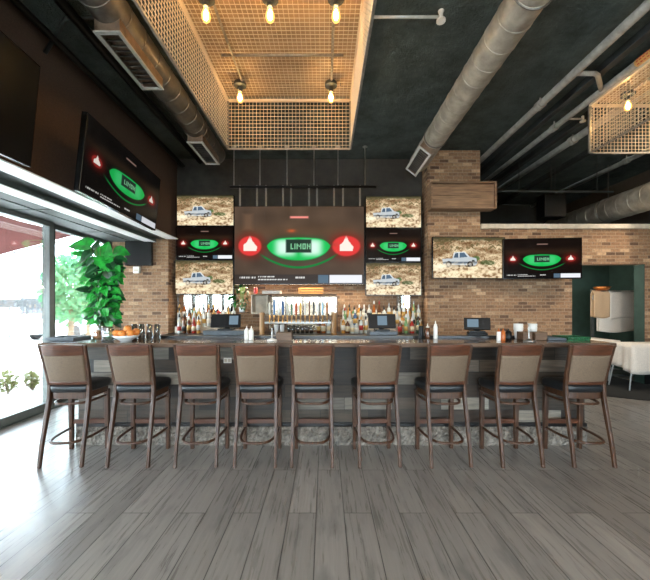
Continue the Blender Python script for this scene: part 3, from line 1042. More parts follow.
def register(parent, x0, x1, y0, y1, z, depth, ang=0.0, pivot=(0, 0, 0)):
    """louvred register hanging under a duct; coordinates local to the duct"""
    R = Matrix.Rotation(ang, 3, 'Y'); pv = Vector(pivot)
    def bx(m, a, b_, c_, d, e, f): m.box(a, b_, c_, d, e, f, 0, R, pv)
    m = MB(); w = .012
    bx(m, x0, x0 + w, y0, y1, z, z + depth); bx(m, x1 - w, x1, y0, y1, z, z + depth)
    bx(m, x0 + w, x1 - w, y0, y0 + w, z, z + depth); bx(m, x0 + w, x1 - w, y1 - w, y1, z, z + depth)
    bx(m, x0 + w, x1 - w, y0 + w, y1 - w, z + depth * .5, z + depth * .5 + .004)
    o = m.build('register_box', M['duct_dark'], parent)
    fw = .028; m = MB()
    bx(m, x0 - .01, x0 + fw, y0 - .01, y1 + .01, z - .014, z); bx(m, x1 - fw, x1 + .01, y0 - .01, y1 + .01, z - .014, z)
    bx(m, x0 + fw, x1 - fw, y0 - .01, y0 + fw, z - .014, z); bx(m, x0 + fw, x1 - fw, y1 - fw, y1 + .01, z - .014, z)
    m.build('register_frame', M['register'], o, bevel=0.003)
    m = MB(); n = int((y1 - y0) / 0.06)
    for k in range(1, n):
        yy = y0 + (y1 - y0) * k / n
        m.bar(R @ Vector((x0 + fw, yy, z + .02)) + pv, R @ Vector((x1 - fw, yy, z + .02)) + pv, .004, .045, up=R @ Vector((0, .6, .8)))
    m.build('register_grille', M['duct'], o)


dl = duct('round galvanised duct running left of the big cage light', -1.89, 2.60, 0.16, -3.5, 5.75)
cyl = (-3.5 + 5.75) / 2
register(dl, -.11, .11, 2.86 - cyl, 3.62 - cyl, -.225, .13)
register(dl, -.11, .11, 4.80 - cyl, 5.55 - cyl, -.225, .13)
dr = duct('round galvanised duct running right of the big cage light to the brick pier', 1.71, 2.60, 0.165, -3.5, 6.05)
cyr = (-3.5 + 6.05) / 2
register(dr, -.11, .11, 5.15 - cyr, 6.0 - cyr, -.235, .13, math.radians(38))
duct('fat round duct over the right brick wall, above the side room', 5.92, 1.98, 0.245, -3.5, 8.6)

# ------------------------------------------------------------------ cage lights
def cage(label, x0, x1, y0, y1, h0, h1, bulbs, conduits, sp=0.048):
    z0, z1 = EYE + h0, EYE + h1
    cx, cy = (x0 + x1) / 2, (y0 + y1) / 2
    t = thing('cage_light', label, 'ceiling light', (cx, cy, z0), group='wire cage ceiling lights')
    X0, X1, Y0, Y1, H = x0 - cx, x1 - cx, y0 - cy, y1 - cy, z1 - z0
    fr = MB(); s = .022
    for z, s, q in ((0, .022, fr), (H, .032, MB())):
        for x in (X0, X1): q.bar((x, Y0, z), (x, Y1, z), s, s)
        for y in (Y0, Y1): q.bar((X0 + s / 2, y, z), (X1 - s / 2, y, z), s, s)
        if z: q.build('top_frame', M['wire'], t)
    for x in (X0, X1):
        for y in (Y0, Y1): fr.bar((x, y, s / 2), (x, y, H - s / 2), s, s)
    fr.build('frame', M['cage_frame'], t)
    w = .0044
    def lattice(o, a, b_, la, lb):
        m = MB(); o = Vector(o); a = Vector(a); b_ = Vector(b_)
        nrm = a.cross(b_)
        for k in range(1, int(la / sp)):
            m.bar(o + a * k * sp, o + a * k * sp + b_ * lb, w, w, up=nrm)
        for k in range(1, int(lb / sp)):
            m.bar(o + b_ * k * sp + nrm * .004, o + b_ * k * sp + a * la + nrm * .004, w, w, up=nrm)
        m.build('mesh_panel', M['wire'], t, recalc=False)
    LX, LY = X1 - X0, Y1 - Y0
    MB().box(X0, X1, Y0, Y1, H + .055, H + .065).build('top_panel', M['cage_top'], t)
    lattice((X0, Y0, H), (1, 0, 0), (0, 1, 0), LX, LY)
    lattice((X0, Y0, 0), (0, 1, 0), (0, 0, 1), LY, H)
    lattice((X1, Y0, 0), (0, 1, 0), (0, 0, 1), LY, H)
    lattice((X0, Y0, 0), (1, 0, 0), (0, 0, 1), LX, H)
    lattice((X0, Y1, 0), (1, 0, 0), (0, 0, 1), LX, H)
    for x in (X0 + .15, X1 - .15):
        for y in (Y0 + .3, (Y0 + Y1) / 2, Y1 - .3):
            MB().tube([(x, y, H), (x, y, ZC - z0)], .007, 6).build('hanger_rod', M['pipe_dark'], t)
    for pts in conduits:
        MB().tube([(p[0] - cx, p[1] - cy, H - .04) for p in pts], .014, 8).build('conduit', M['cage_frame'], t, smooth=True)
    for (bx, by, bh) in bulbs:
        x, y, z = bx - cx, by - cy, EYE + bh - z0
        b_ = MB(); top = H - .03
        b_.lathe([(.02, top), (.072, top), (.075, top - .01), (.075, top - .04), (.05, top - .05), (.02, top - .052)], (x, y, 0), 14)
        b_.lathe([(.022, top - .05), (.024, z + .085), (.028, z + .08), (.028, z + .055), (.022, z + .05)], (x, y, 0), 12)
        hd = b_.build('lamp_holder', M['pipe_dark'], t)
        g = MB(); g.lathe([(.004, z + .056), (.018, z + .054), (.022, z + .03), (.036, z - .005), (.040, z - .03), (.036, z - .055), (.022, z - .075), (.004, z - .08)], (x, y, 0), 16)
        g.build('bulb', M['bulb_glass'], hd, smooth=True)
        g = MB(); g.lathe([(.003, z + .03), (.010, z + .02), (.019, z - .01), (.021, z - .03), (.012, z - .055), (.003, z - .06)], (x, y, 0), 12)
        g.build('filament', M['bulb'], hd, smooth=True)
    return t


HB = 2.55
y_far = HB * F / 209; y_near = HB * F / 292
bl = [(PX(240, y_far), y_far, HB), (PX(331, y_far), y_far, HB)]
for px in (206, 270, 336): bl.append((PX(px, y_near), y_near, HB))
yb2 = 2 * y_near - y_far
bl += [(-1.0, yb2, HB), (.08, yb2, HB)]
xs0, xs1 = -1.0, .08
yc = 2.68 * F / 248
cage('large wire-mesh cage light with glowing bulbs over the middle of the room', -.623 * 2.09, .164 * 2.09, 0.9, 2.09 * F / 156, 2.09, 2.74, bl,
     [[(xs0 - .12, yc), (xs1 + .12, yc)], [(xs0, yb2), (xs0, y_far)], [(xs1, yb2), (xs1, y_far)], [(xs0 - .1, y_near), (xs1 + .1, y_near)]])
xr0 = 1.743 * 2.09
yb = 2.58 * F / 202
cage('smaller-looking wire-mesh cage light cut off by the right edge of the picture', xr0, xr0 + 1.65, 1.2, 2.09 * F / 152, 2.09, 2.74,
     [(PX(628, yb), yb, 2.58 - .02), (PX(628, yb) + 1.0, yb, 2.56), (PX(628, yb) + 1.0, 2.4, 2.56), (PX(628, yb), 2.4, 2.56)],
     [[(PX(628, yb), 1.6), (PX(628, yb), yb)], [(PX(628, yb) + 1.0, 1.6), (PX(628, yb) + 1.0, yb)]])

# ------------------------------------------------------------------ ceiling pipes
def cpipe(label, pts, r, mat='pipe', couplers=(), name='ceiling_pipe', group='pipes along the ceiling'):
    o = Vector(pts[0]); t = thing(name, label, 'pipe', o, group=group)
    MB().tube([Vector(p) - o for p in pts], r, 12).build('pipe', M[mat], t, smooth=True)
    for yy in couplers:
        m = MB(); m.tube([(0, yy - o.y, 0), (0, yy + .1 - o.y, 0)], r * 1.3, 12); m.tube([(0, yy + .05 - o.y, r), (0, yy + .05 - o.y, ZC - o.z)], .01, 6)
        m.build('coupler', M[mat], t)
    return t


HP = 2.82
for ratio, r, cp, lab in ((1.075, .05, (2.2, 4.6), 'first grey ceiling pipe right of the brick pier'),
                          (1.293, .042, (3.0, 5.2), 'second grey ceiling pipe right of the brick pier'),
                          (1.504, .055, (2.6, 5.6), 'third grey ceiling pipe, running behind the right cage light'),
                          (2.09, .045, (3.2, 6.4), 'fourth grey ceiling pipe, the one farthest right')):
    X = ratio * HP; cpipe(lab, [(X, -3, EYE + HP), (X, 9.4, EYE + HP)], r, 'pipe', cp)
# stub off the second pipe, cross pipe, sprinkler
t = cpipe('thin grey cross pipe hanging over the low brick wall', [P(499, 191, 6.45), P(613, 192, 6.45)], .02, 'pipe_dark')
for px in (519, 555, 597):
    x = P(px, 191, 6.45) - t.location
    MB().tube([x, x + Vector((0, 0, ZC - t.location.z))], .006, 6).build('hanger_rod', M['pipe_dark'], t)
sy = 2.86 * F / 288
t = cpipe('short white sprinkler pipe under the ceiling beside the big cage light', [(.40, sy, EYE + 2.86), (PX(439, sy), sy, EYE + 2.86)], .014, 'register', (), 'sprinkler_pipe')
m = MB(); hx = PX(441, sy) - .40
m.lathe([(.02, -.05), (.045, -.045), (.045, -.03), (.02, -.02), (.02, .03), (.03, .06)], (hx, 0, 0), 12)
m.build('sprinkler_head', M['white'], t)
# black conduits on the dark left
t = cpipe('black bent conduit on the ceiling left of the left duct', [Vector((-2.95, 3.48, EYE + 2.66)), P(66, 19, 3.3), P(110, 17, 3.3)], .02, 'pipe_dark')
t = cpipe('long black conduit running back beside the brown wall', [(-2.75, -2, EYE + 2.7), (-2.75, 6.4, EYE + 2.7)], .035, 'black')
t = cpipe('long black conduit running back beneath the left duct registers', [(-2.42, -2, EYE + 2.78), (-2.42, 6.4, EYE + 2.78)], .05, 'black')
# thin hanger down to fat duct
# ceiling joists over the right side
for i, X in enumerate((3.38, 3.98, 4.95)):
    struct(MB().box(X - .04, X + .04, -4.5, 9.5, ZC - .09, ZC - .001).build('beam', M['ceiling_dark']))
# black loudspeaker over the wall
t = thing('loudspeaker', 'black loudspeaker hanging in the dark above the low brick wall', 'loudspeaker', P(551, 207, 6.9))
MB().box(-.22, .22, -.14, .14, -.24, .24).build('cabinet', M['black'], t, bevel=0.01)
MB().box(-.19, .19, -.15, -.14, -.21, .21).build('grille', M['off_screen'], t)
MB().tube([(0, 0, .24), (0, 0, ZC - t.location.z)], .012, 6).build('hanger_rod', M['pipe_dark'], t)
# wooden box on the pier
a = P(431, 181.5, 5.99); d = P(496.5, 208.5, 5.99)
t = thing('wooden_box', 'long pallet-wood box fixed across the brick pier', 'box', ((a.x + d.x) / 2, 5.99, d.z))
w, h = (d.x - a.x), (a.z - d.z)
m = MB(); m.box(-w / 2 + .03, w / 2 - .03, 0.06, .22, .03, h - .03); m.build('back', M['cabinet'], t)
for k in range(2):
    m = MB(); m.box(-w / 2 + .03, w / 2 - .03, 0.03, .06, .035 + k * (h - .07) / 2, .031 + (k + 1) * (h - .07) / 2); m.build('slat', M['crate'], t, bevel=.004)
m = MB(); m.box(-w / 2, w / 2, -.015, .22, 0, .03); m.box(-w / 2, w / 2, -.015, .22, h - .03, h)
m.box(-w / 2, -w / 2 + .03, -.015, .22, .03, h - .03); m.box(w / 2 - .03, w / 2, -.015, .22, .03, h - .03)
m.build('frame', M['crate'], t, bevel=.004)
# branch, sprinkler and marker band on the second pipe
p2 = bpy.data.objects['ceiling_pipe.001']; o2 = p2.location
X2 = o2.x
MB().tube([Vector(q_) - o2 for q_ in ((X2, 4.35, o2.z), (X2 - .30, 4.05, o2.z), (X2 - .36, 4.02, o2.z), (3.03, 4.02, o2.z))], .028, 10).build('branch_pipe', M['pipe'], p2, smooth=True)
ym = 3.74
MB().tube([Vector((X2, ym - .13, o2.z)) - o2, Vector((X2, ym + .11, o2.z)) - o2], .0445, 16).build('marker_band', M['marker'], p2, smooth=True)
m = MB()
for k in range(5):
    yy = ym - .10 + k * .04
    for a in (2.6, 3.3, 4.0):
        m.tube([Vector((math.cos(a) * .044, yy - o2.y, math.sin(a) * .044)), Vector((math.cos(a) * .044, yy + .022 - o2.y, math.sin(a) * .044))], .006, 6)
m.build('marker_stripes', M['red'], p2)
MB().tube([Vector((X2, 5.0, o2.z)) - o2, Vector((X2 + .25, 5.0, o2.z)) - o2], .014, 8).build('sprinkler_arm', M['pipe'], p2, smooth=True)
MB().lathe([(.01, -.05), (.04, -.045), (.04, -.03), (.018, -.02), (.018, .04), (.004, .05)], Vector((X2 + .26, 5.0, o2.z)) - o2, 12).build('sprinkler_head', M['cap'], p2)

# ------------------------------------------------------------------ back bar
ZB = 0.97
t = thing('back_bar_cabinet', 'dark wooden back bar counter along the recessed wall', 'cabinet', (-.5, 6.2, 0))
MB().box(-2.4, 2.42, -.40, .38, 0.0, ZB - .04).build('body', M['cabinet'], t)
MB().box(-2.44, 2.43, -.45, .39, ZB - .04, ZB).build('worktop', M['counter_edge'], t, bevel=.004)
for k in range(6):
    d = MB().box(-2.38 + k * .8, -1.60 + k * .8, -.42, -.40, .12, ZB - .08).build('door', M['cabinet'], t, bevel=.004)
    MB().box(-1.70 + k * .8, -1.68 + k * .8, -.44, -.42, .5, .65).build('handle', M['steel'], d)
for (a0, a1, lab) in ((178, 237, 'mirror on the brick behind the left bottle display'), (269, 337, 'wide mirror added as a bright backdrop behind the beer taps'), (396.5, 410, 'small mirror on the brick behind the right end of the bottles')):  # middle mirror added to bring bright window reflections behind the taps
    x0, x1 = PX(a0, YT), PX(a1, YT)
    z1 = EYE + (9 if 200 < a0 < 300 else 12) * YT / F; z0 = ZB + .03 if a0 < 300 else EYE - 9 * YT / F
    t = thing('bar_mirror', lab, 'mirror', ((x0 + x1) / 2, YT - .014, z0), group='mirrors behind the bottles')
    w = (x1 - x0) / 2
    MB().box(-w, w, -.004, .010, 0, z1 - z0).build('glass', M['mirror_dulled'] if 200 < a0 < 300 else M['mirror'], t)
    m = MB()
    for x in np.linspace(-w, w, 5 if a0 < 300 else 3):
        m.box(x - .012, x + .012, -.014, -.004, 0, z1 - z0)
    m.box(-w, w, -.013, -.004, z1 - z0 - .02, z1 - z0)
    m.build('frame', M['box_brown'], t)
# risers for bottles
def riser(label, px0, px1, name='bottle_riser'):
    x0, x1 = PX(px0, 6.3), PX(px1, 6.3)
    t = thing(name, label, 'shelf', ((x0 + x1) / 2, 6.3, ZB), group='stepped bottle shelves')
    w = (x1 - x0) / 2
    MB().box(-w, w, -.05, .09, 0.001, .12).build('step', M['cap'], t, bevel=.003)
    MB().box(-w, w, .09, .23, 0.001, .25).build('step', M['cap'], t, bevel=.003)
riser('stepped pale shelf under the bottles on the left', 176, 236)
riser('stepped pale shelf under the bottles on the right', 341, 423)

BCOL = {'amber': (150, 82, 34), 'clear': (196, 200, 196), 'dark green': (34, 62, 40), 'brown': (86, 50, 28), 'golden': (196, 140, 66), 'black': (26, 26, 28), 'pale green': (120, 160, 110), 'red': (160, 46, 36), 'blue': (70, 100, 140)}
LCOL = {'white': (226, 220, 206), 'cream': (214, 196, 158), 'black': (34, 32, 32), 'red': (170, 50, 40), 'gold': (190, 150, 80)}
CCOL = {'black': (24, 24, 24), 'gold': (190, 150, 84), 'red': (160, 40, 34), 'white': (226, 224, 218), 'steel': (170, 170, 168)}
MBt = {k: simple('bottle_glass_' + k.replace(' ', '_'), v, 0.12, 0, 0, 10, 0, 0.5) for k, v in BCOL.items()}
MLb = {k: simple('paper_label_' + k, v, 0.7) for k, v in LCOL.items()}
MCp = {k: simple('bottle_cap_' + k, v, 0.35, 0.3 if k in ('gold', 'steel') else 0) for k, v in CCOL.items()}
SHAPES = {
    'slim': ([(.001, 0), (.034, 0), (.036, .006), (.036, .19), (.030, .215), (.014, .235), (.013, .285)], .0365, (.06, .15), .285),
    'round-shouldered': ([(.001, 0), (.040, 0), (.042, .006), (.042, .15), (.036, .18), (.015, .205), (.014, .255)], .0425, (.04, .13), .255),
    'stout': ([(.001, 0), (.043, 0), (.044, .008), (.044, .12), (.040, .15), (.016, .17), (.015, .215)], .0445, (.03, .11), .215),
    'tall': ([(.001, 0), (.035, 0), (.037, .006), (.036, .16), (.022, .22), (.014, .25), (.013, .325)], .0375, (.05, .13), .325),
}
protos = {}


def bottle(shape, col, lab, cap, loc, label, group, cat='bottle'):
    key = (shape, col, lab, cap)
    if key not in protos:
        prof, lr, (l0, l1), top = SHAPES[shape]
        b_ = MB().lathe(prof, (0, 0, 0), 14).build('bottle', MBt[col], smooth=True)
        MB().lathe([(lr, l0), (lr, l1)], (0, 0, 0), 14).build('paper_label', MLb[lab], b_, smooth=True)
        MB().lathe([(.016, top - .028), (.017, top), (.015, top + .014), (.006, top + .035), (.004, top + .04)], (0, 0, 0), 10).build('cap', MCp[cap], b_, smooth=True)
        protos[key] = b_
        o = b_
    else:
        o = copy_tree(protos[key])
    o.location = loc
    tag(o, label, cat, group)
    return o


ORD = 'first second third fourth fifth sixth seventh eighth ninth tenth eleventh twelfth thirteenth fourteenth fifteenth sixteenth'.split()
rb = random.Random(11)


def bottle_row(px0, px1, n, Y, z, row, where, group):
    for k in range(n):
        px = px0 + (px1 - px0) * (k + .5) / n + rb.uniform(-.15, .15)
        s = rb.choice(list(SHAPES)); c_ = rb.choices(list(BCOL), [4, 8, 1, 4, 4, 2, 1, .4, .6])[0]
        l_ = rb.choices(list(LCOL), [6, 5, 1, .3, 2])[0]; cp = rb.choices(list(CCOL), [4, 3, .5, 4, 3])[0]
        art = 'slim' if s == 'slim' else s
        bottle(s, c_, l_, cp, (PX(px, Y), Y, z), '%s %s bottle, %s from left, %s row of the %s' % (art, c_, ORD[k], row, where), group)


for (a0, a1, nn, where, group) in ((177, 201, 5, 'left bottle display', 'bottles of the left display'), (341, 368, 6, 'right bottle display', 'bottles of the right display')):
    bottle_row(a0, a1, nn, 6.17, ZB + .001, 'front', where, group)
bottle_row(177, 236, 12, 6.315, ZB + .121, 'middle', 'left bottle display', 'bottles of the left display')
bottle_row(177, 236, 12, 6.46, ZB + .251, 'rear', 'left bottle display', 'bottles of the left display')
bottle_row(342, 421, 15, 6.315, ZB + .121, 'middle', 'right bottle display', 'bottles of the right display')
bottle_row(342, 421, 16, 6.46, ZB + .251, 'rear', 'right bottle display', 'bottles of the right display')
bottle_row(397, 421, 4, 6.17, ZB + .001, 'counter', 'group right of the till', 'bottles right of the middle till')
bottle_row(316, 331, 3, 6.2, ZB + .001, 'only', 'group under the tap beam', 'bottles under the tap beam')

# beer tap tower
TY = 5.95
cx = PX(298, TY)
t = thing('beer_tap_tower', 'wide beer tap tower with two oak posts and a row of colourful handles', 'beer tap tower', (cx, TY, ZB))
zt = EYE - 8 * TY / F - ZB
for px in (262, 334):
    m = MB(); x = PX(px, TY) - cx
    m.lathe([(.055, 0), (.055, .02), (.045, .025), (.045, zt - .02), (.05, zt - .015), (.05, zt), (.02, zt + .012)], (x, 0, 0), 16)
    m.build('post', M['tower'], t)
zb = EYE - 12.5 * TY / F - ZB
MB().bar((PX(264.5, TY) - cx, 0, zb), (PX(331.5, TY) - cx, 0, zb), .08, .075).build('beam', M['box_brown'], t, bevel=.006)
MB().bar((PX(265, TY) - cx, -.02, zb - .09), (PX(331, TY) - cx, -.02, zb - .09), .05, .035).build('drip_rail', M['steel'], t, bevel=.004)
HCOL = [((196, 190, 176), 'pale'), ((92, 128, 170), 'blue'), ((232, 228, 218), 'white'), ((58, 92, 140), 'dark blue'), ((210, 204, 190), 'cream'), ((40, 90, 60), 'green'), ((200, 90, 50), 'orange'),
        ((224, 170, 70), 'yellow'), ((238, 232, 222), 'white'), ((120, 74, 44), 'brown'), ((30, 30, 32), 'black'), ((226, 222, 214), 'white'), ((150, 190, 215), 'light blue'), ((170, 100, 52), 'wooden')]
for k, (hc, nm) in enumerate(HCOL):
    x = PX(270.5 + k * 4.35, TY) - cx
    m = MB(); m.tube([(x, -.04, zb), (x, -.09, zb), (x, -.10, zb - .05), (x, -.10, zb - .085)], .011, 8); m.lathe([(.014, zb), (.014, zb + .045)], (x, -.075, 0), 8)
    tp = m.build('tap', M['brass'], t)
    hh = rb.uniform(.19, .28); w = rb.uniform(.016, .026)
    m = MB(); m.lathe([(.008, zb + .04), (w * .7, zb + .06), (w, zb + .05 + hh * .6), (w * .9, zb + .05 + hh * .85), (w * .45, zb + .05 + hh), (.003, zb + .055 + hh)], (x, -.075, 0), 10)
    h_ = m.build('handle', simple('tap_handle_%s_%d' % (nm.replace(' ', '_'), k), hc, 0.35), tp, smooth=True); h_['label'] = nm + ' tap handle'
# glassware under the beam
def tumbler(prof_r0, prof_r1, h):
    return [(.001, .004), (prof_r0 * .9, .004), (prof_r1 * .93, h), (prof_r1, h), (prof_r0, 0), (.001, 0)]
gp = None
for k in range(6):
    px = 289 + k * 4.5
    if gp is None:
        gp = MB().lathe(tumbler(.03, .038, .15), (0, 0, 0), 14).build('pint_glass', M['clear'], smooth=True); o = gp
    else:
        o = copy_tree(gp)
    o.location = (PX(px, 6.15), 6.15, ZB + .001)
    tag(o, 'clear pint glass on the back counter, %s from the left under the tap beam' % ORD[k], 'glass', 'pint glasses under the taps')
# floating shelf with open cabinet above the taps
SY = 6.36
x0, x1 = PX(252.5, SY), PX(337, SY); z = EYE + 10.5 * SY / F
t = thing('wall_shelf', 'thin wall shelf with open box over the beer taps', 'shelf', ((x0 + x1) / 2, SY, z))
w = (x1 - x0) / 2
MB().box(-w, w, -.14, .2, -.012, .012).build('board', M['crate'], t, bevel=.003)
hb = 19 * SY / F
m = MB(); m.box(-w, -w + .02, -.12, .2, -hb, -.012); m.box(-w + .29, -w + .31, -.12, .2, -hb, -.012); m.box(-w + .02, -w + .29, -.12, .2, -hb, -hb + .02); m.box(-w + .02, -w + .29, .18, .2, -hb + .02, -.012)
m.build('open_box', M['cap'], t)
# things on the shelf
t = thing('drink_can', 'red can at the left end of the shelf under the large screen', 'can', (PX(255.5, SY - .05), SY - .05, z + .013))
MB().lathe([(.001, 0), (.03, 0), (.033, .006), (.033, .105), (.028, .118), (.001, .118)], (0, 0, 0), 14).build('can_body', M['red'], t, smooth=True)
MB().lathe([(.001, .1185), (.026, .1185), (.026, .121), (.001, .121)], (0, 0, 0), 14).build('can_top', M['steel'], t)
t = thing('folded_menus', 'pile of white folded menus on the wall shelf beside the red can', 'menu', (PX(272, SY - .05), SY - .05, z + .013))
for k in range(4):
    R = Matrix.Rotation(rb.uniform(-.15, .15), 3, 'Z')
    MB().box(-.17, .17, -.09, .09, k * .014, k * .014 + .012, 0, R).build('sheet', M['cloth'], t)
t = thing('wire_basket', 'gold wire basket on the wall shelf under the large screen', 'basket', (PX(311, SY - .03), SY - .03, z + .013))
m = MB()
for zz in (.008, .06, .11):
    m.tube([(-.23, -.09, zz), (.23, -.09, zz), (.23, .09, zz), (-.23, .09, zz)], .005, 6, True)
m.build('rim', M['brass'], t)
m = MB()
for k in range(13):
    x = -.23 + .46 * k / 12
    for yy in (-.09, .09): m.tube([(x, yy, .005), (x, yy, .11)], .004, 5)
    m.tube([(x, -.09, .006), (x, .09, .006)], .004, 5)
m.build('wires', M['brass'], t)
# ivy in a pot on the back counter
def leaf(mb, base, d, up, L, W, mi=0, curl=.25):
    """heart-shaped leaf folded along its midrib"""
    d = d.normalized(); s = d.cross(up)
    if s.length < 1e-3: s = Vector((1, 0, 0))
    s.normalize(); n = s.cross(d).normalized()
    out = [(0, 0), (-.08, .28), (.05, .46), (.28, .5), (.52, .40), (.76, .22), (1, 0)]
    mid = []; lf = []; rt = []
    for (u, v) in out:
        drop = -curl * max(u, 0) ** 2 * L
        mid.append(base + d * max(u, 0) * L + n * drop)
        lf.append(base + d * u * L + s * v * W + n * (drop + v * W * .22))
        rt.append(base + d * u * L - s * v * W + n * (drop + v * W * .22))
    k = len(out); fs = []
    for i in range(k - 1):
        fs.append((i, k + i, k + i + 1, i + 1)); fs.append((i, i + 1, 2 * k + i + 1, 2 * k + i))
    mb.add(mid + lf + rt, fs, mi)


t = thing('trailing_ivy', 'small green trailing plant beside the left screen column', 'plant', (PX(242, 6.38), 6.38, z - .31))
m = MB()
for k in range(70):
    a = rb.uniform(0, 6.28); h = rb.uniform(0.02, .50); r = .05 + .05 * math.sin(h * 5)
    p = Vector((math.cos(a) * r, math.sin(a) * r, h)); leaf(m, p, Vector((math.cos(a), math.sin(a), rb.uniform(-.8, .3))), Vector((0, 0, 1)), rb.uniform(.05, .09), rb.uniform(.04, .07))
m.build('foliage', M['leaf_dark'], t, recalc=False)
m = MB()
for k in range(4): m.tube([(0, 0, 0), (.02 * (k - 1.5), .01, .3), (.035 * (k - 1.5), 0, .5)], .006, 5)
m.build('stem', M['stem'], t)
m = MB(); m.lathe([(.001, -.03), (.05, -.03), (.065, .07), (.058, .07), (.045, -.015), (.001, -.015)], (0, 0, 0), 14); m.build('pot', M['ceramic'], t, smooth=True)
t2 = MB().box(-.09, .09, -.08, .1, -.02, 0).build('plant_shelf', M['crate'], loc=(PX(242, 6.38), 6.46, z - .34))
tag(t2, 'small wooden bracket shelf under the trailing plant', 'shelf')

# ------------------------------------------------------------------ things on the front bar
def till(label, px, Y, z, w, h, yaw, scr=(-.8, .8), box=None, tilt=-.25):
    t = thing('till', label, 'till', (PX(px, Y), Y, z), (0, 0, yaw), group='tills along the bar')
    if box:
        MB().box(-box[0] / 2, box[0] / 2, -.12, .14, 0, box[1]).build('cash_drawer', M['black'] if box[2] else M['greyblue'], t, bevel=.004)
    z0 = box[1] if box else 0
    m = MB(); m.box(-.09, .09, -.06, .10, z0, z0 + .02); m.bar((0, .06, z0 + .02), (0, .02, z0 + .02 + h * .45), .06, .04); m.build('stand', M['black'], t)
    R = Matrix.Rotation(tilt, 3, 'X'); c = (0, 0, z0 + .03 + h / 2)
    mo = MB().box(-w / 2, w / 2, -.018, .018, -h / 2, h / 2, 0, R, c).build('monitor', M['black'], t, bevel=.006)
    MB().box(scr[0] * w / 2, scr[1] * w / 2, -.021, -.018, -h * .3, h * .36, 0, R, c).build('screen', M['screen_ui'], mo)


ZT = 1.1215
till('till with a pale lit screen left of the beer taps', 226, 4.15, 1.101, .37, .17, 0, (.25, .85), (.50, .085, False))
till('till with a pale lit screen right of the beer taps', 382, 4.15, 1.101, .34, .18, 0, (-.35, .35), (.34, .075, False))
till('till with a dark angled screen by the right brick wall', 477, 4.10, 1.101, .30, .15, -.35, (-.75, .1), (.22, .06, True))
# left end
X = PX(70, 3.62)
t = thing('serving_tray', 'flat grey tray lying on the left end of the bar', 'tray', (X, 3.6, ZT))
MB().box(-.15, .15, -.13, .13, .0, .012).build('base', M['greyblue'], t, bevel=.003)
m = MB(); m.box(-.15, .15, -.13, -.115, .012, .035); m.box(-.15, .15, .115, .13, .012, .035); m.box(-.15, -.135, -.115, .115, .012, .035); m.box(.135, .15, -.115, .115, .012, .035)
m.build('rim', M['greyblue'], t)


def jar(px, Y, r, h, fill, fh, label):
    t = thing('glass_jar', label, 'jar', (PX(px, Y), Y, ZT), group='glass jars under the tall plant')
    MB().lathe([(.001, .0), (r * .95, 0), (r, .01), (r, h * .82), (r * .85, h * .9), (r * .85, h), (r * .80, h), (r * .80, h * .9), (r * .95, h * .8), (r * .95, .012), (.001, .008)], (0, 0, 0), 18).build('glass', M['clear'], t, smooth=True)
    m = MB(); q = random.Random(int(px))
    for k in range(26):
        a = q.uniform(0, 6.28); rr = q.uniform(0, r * .7); zz = q.uniform(.02, fh)
        m.lathe([(.001, -.018), (.014, -.010), (.018, 0), (.014, .010), (.001, .018)], (math.cos(a) * rr, math.sin(a) * rr, zz), 8)
    m.build('filling', fill, t, smooth=True)
    return t


jar(96.5, 3.48, .048, .16, M['orange'], .11, 'glass jar of orange pieces left of the fruit bowl')
jar(108, 3.46, .058, .15, simple('pale_leaves', (120, 160, 110), .6, 0, .3, 30), .09, 'clear glass jar with pale green filling left of the fruit bowl')
bx, by = PX(126, 3.45), 3.45
t = thing('fruit_bowl', 'white bowl holding oranges near the left end of the bar', 'bowl', (bx, by, ZT))
MB().lathe([(.001, 0), (.05, 0), (.055, .008), (.10, .035), (.132, .062), (.127, .064), (.095, .042), (.05, .018), (.001, .016)], (0, 0, 0), 28).build('dish', M['ceramic'], t, smooth=True)
for k, (dx, dy, dz, lab) in enumerate([(-.080, -.03, .077, 'orange at the left side of the white bowl'), (-.005, -.062, .072, 'orange at the front of the white bowl, left of middle'), (.070, -.042, .077, 'orange at the front right of the white bowl'),
                                       (.085, .035, .085, 'orange at the right side of the white bowl'), (-.035, .055, .082, 'orange at the back of the white bowl'), (.012, .008, .118, 'orange on top of the pile in the white bowl')]):
    o = thing('orange', lab, 'orange', (bx + dx, by + dy, ZT + dz + .010), (k, k * .7, 0), 'oranges in the bowl')
    MB().lathe([(.001, -.036)] + [(.038 * math.cos(q), .036 * math.sin(q)) for q in np.linspace(-1.3, 1.3, 9)] + [(.001, .034)], (0, 0, 0), 16).build('peel', M['orange'], o, smooth=True)
    MB().lathe([(.001, .033), (.005, .034), (.004, .038), (.001, .038)], (0, 0, 0), 8).build('stem_end', M['stem'], o)
gp = None
for k, px in enumerate((134.5, 142, 149.5, 157)):
    if gp is None:
        gp = MB().lathe(tumbler(.034, .026, .165), (0, 0, 0), 16).build('tall_glass', M['clear'], smooth=True); o = gp
    else: o = copy_tree(gp)
    o.location = (PX(px, 3.68), 3.68, ZT + .001)
    tag(o, 'upturned tall glass right of the fruit bowl, %s from the left' % ORD[k], 'glass', 'upturned glasses by the fruit bowl')

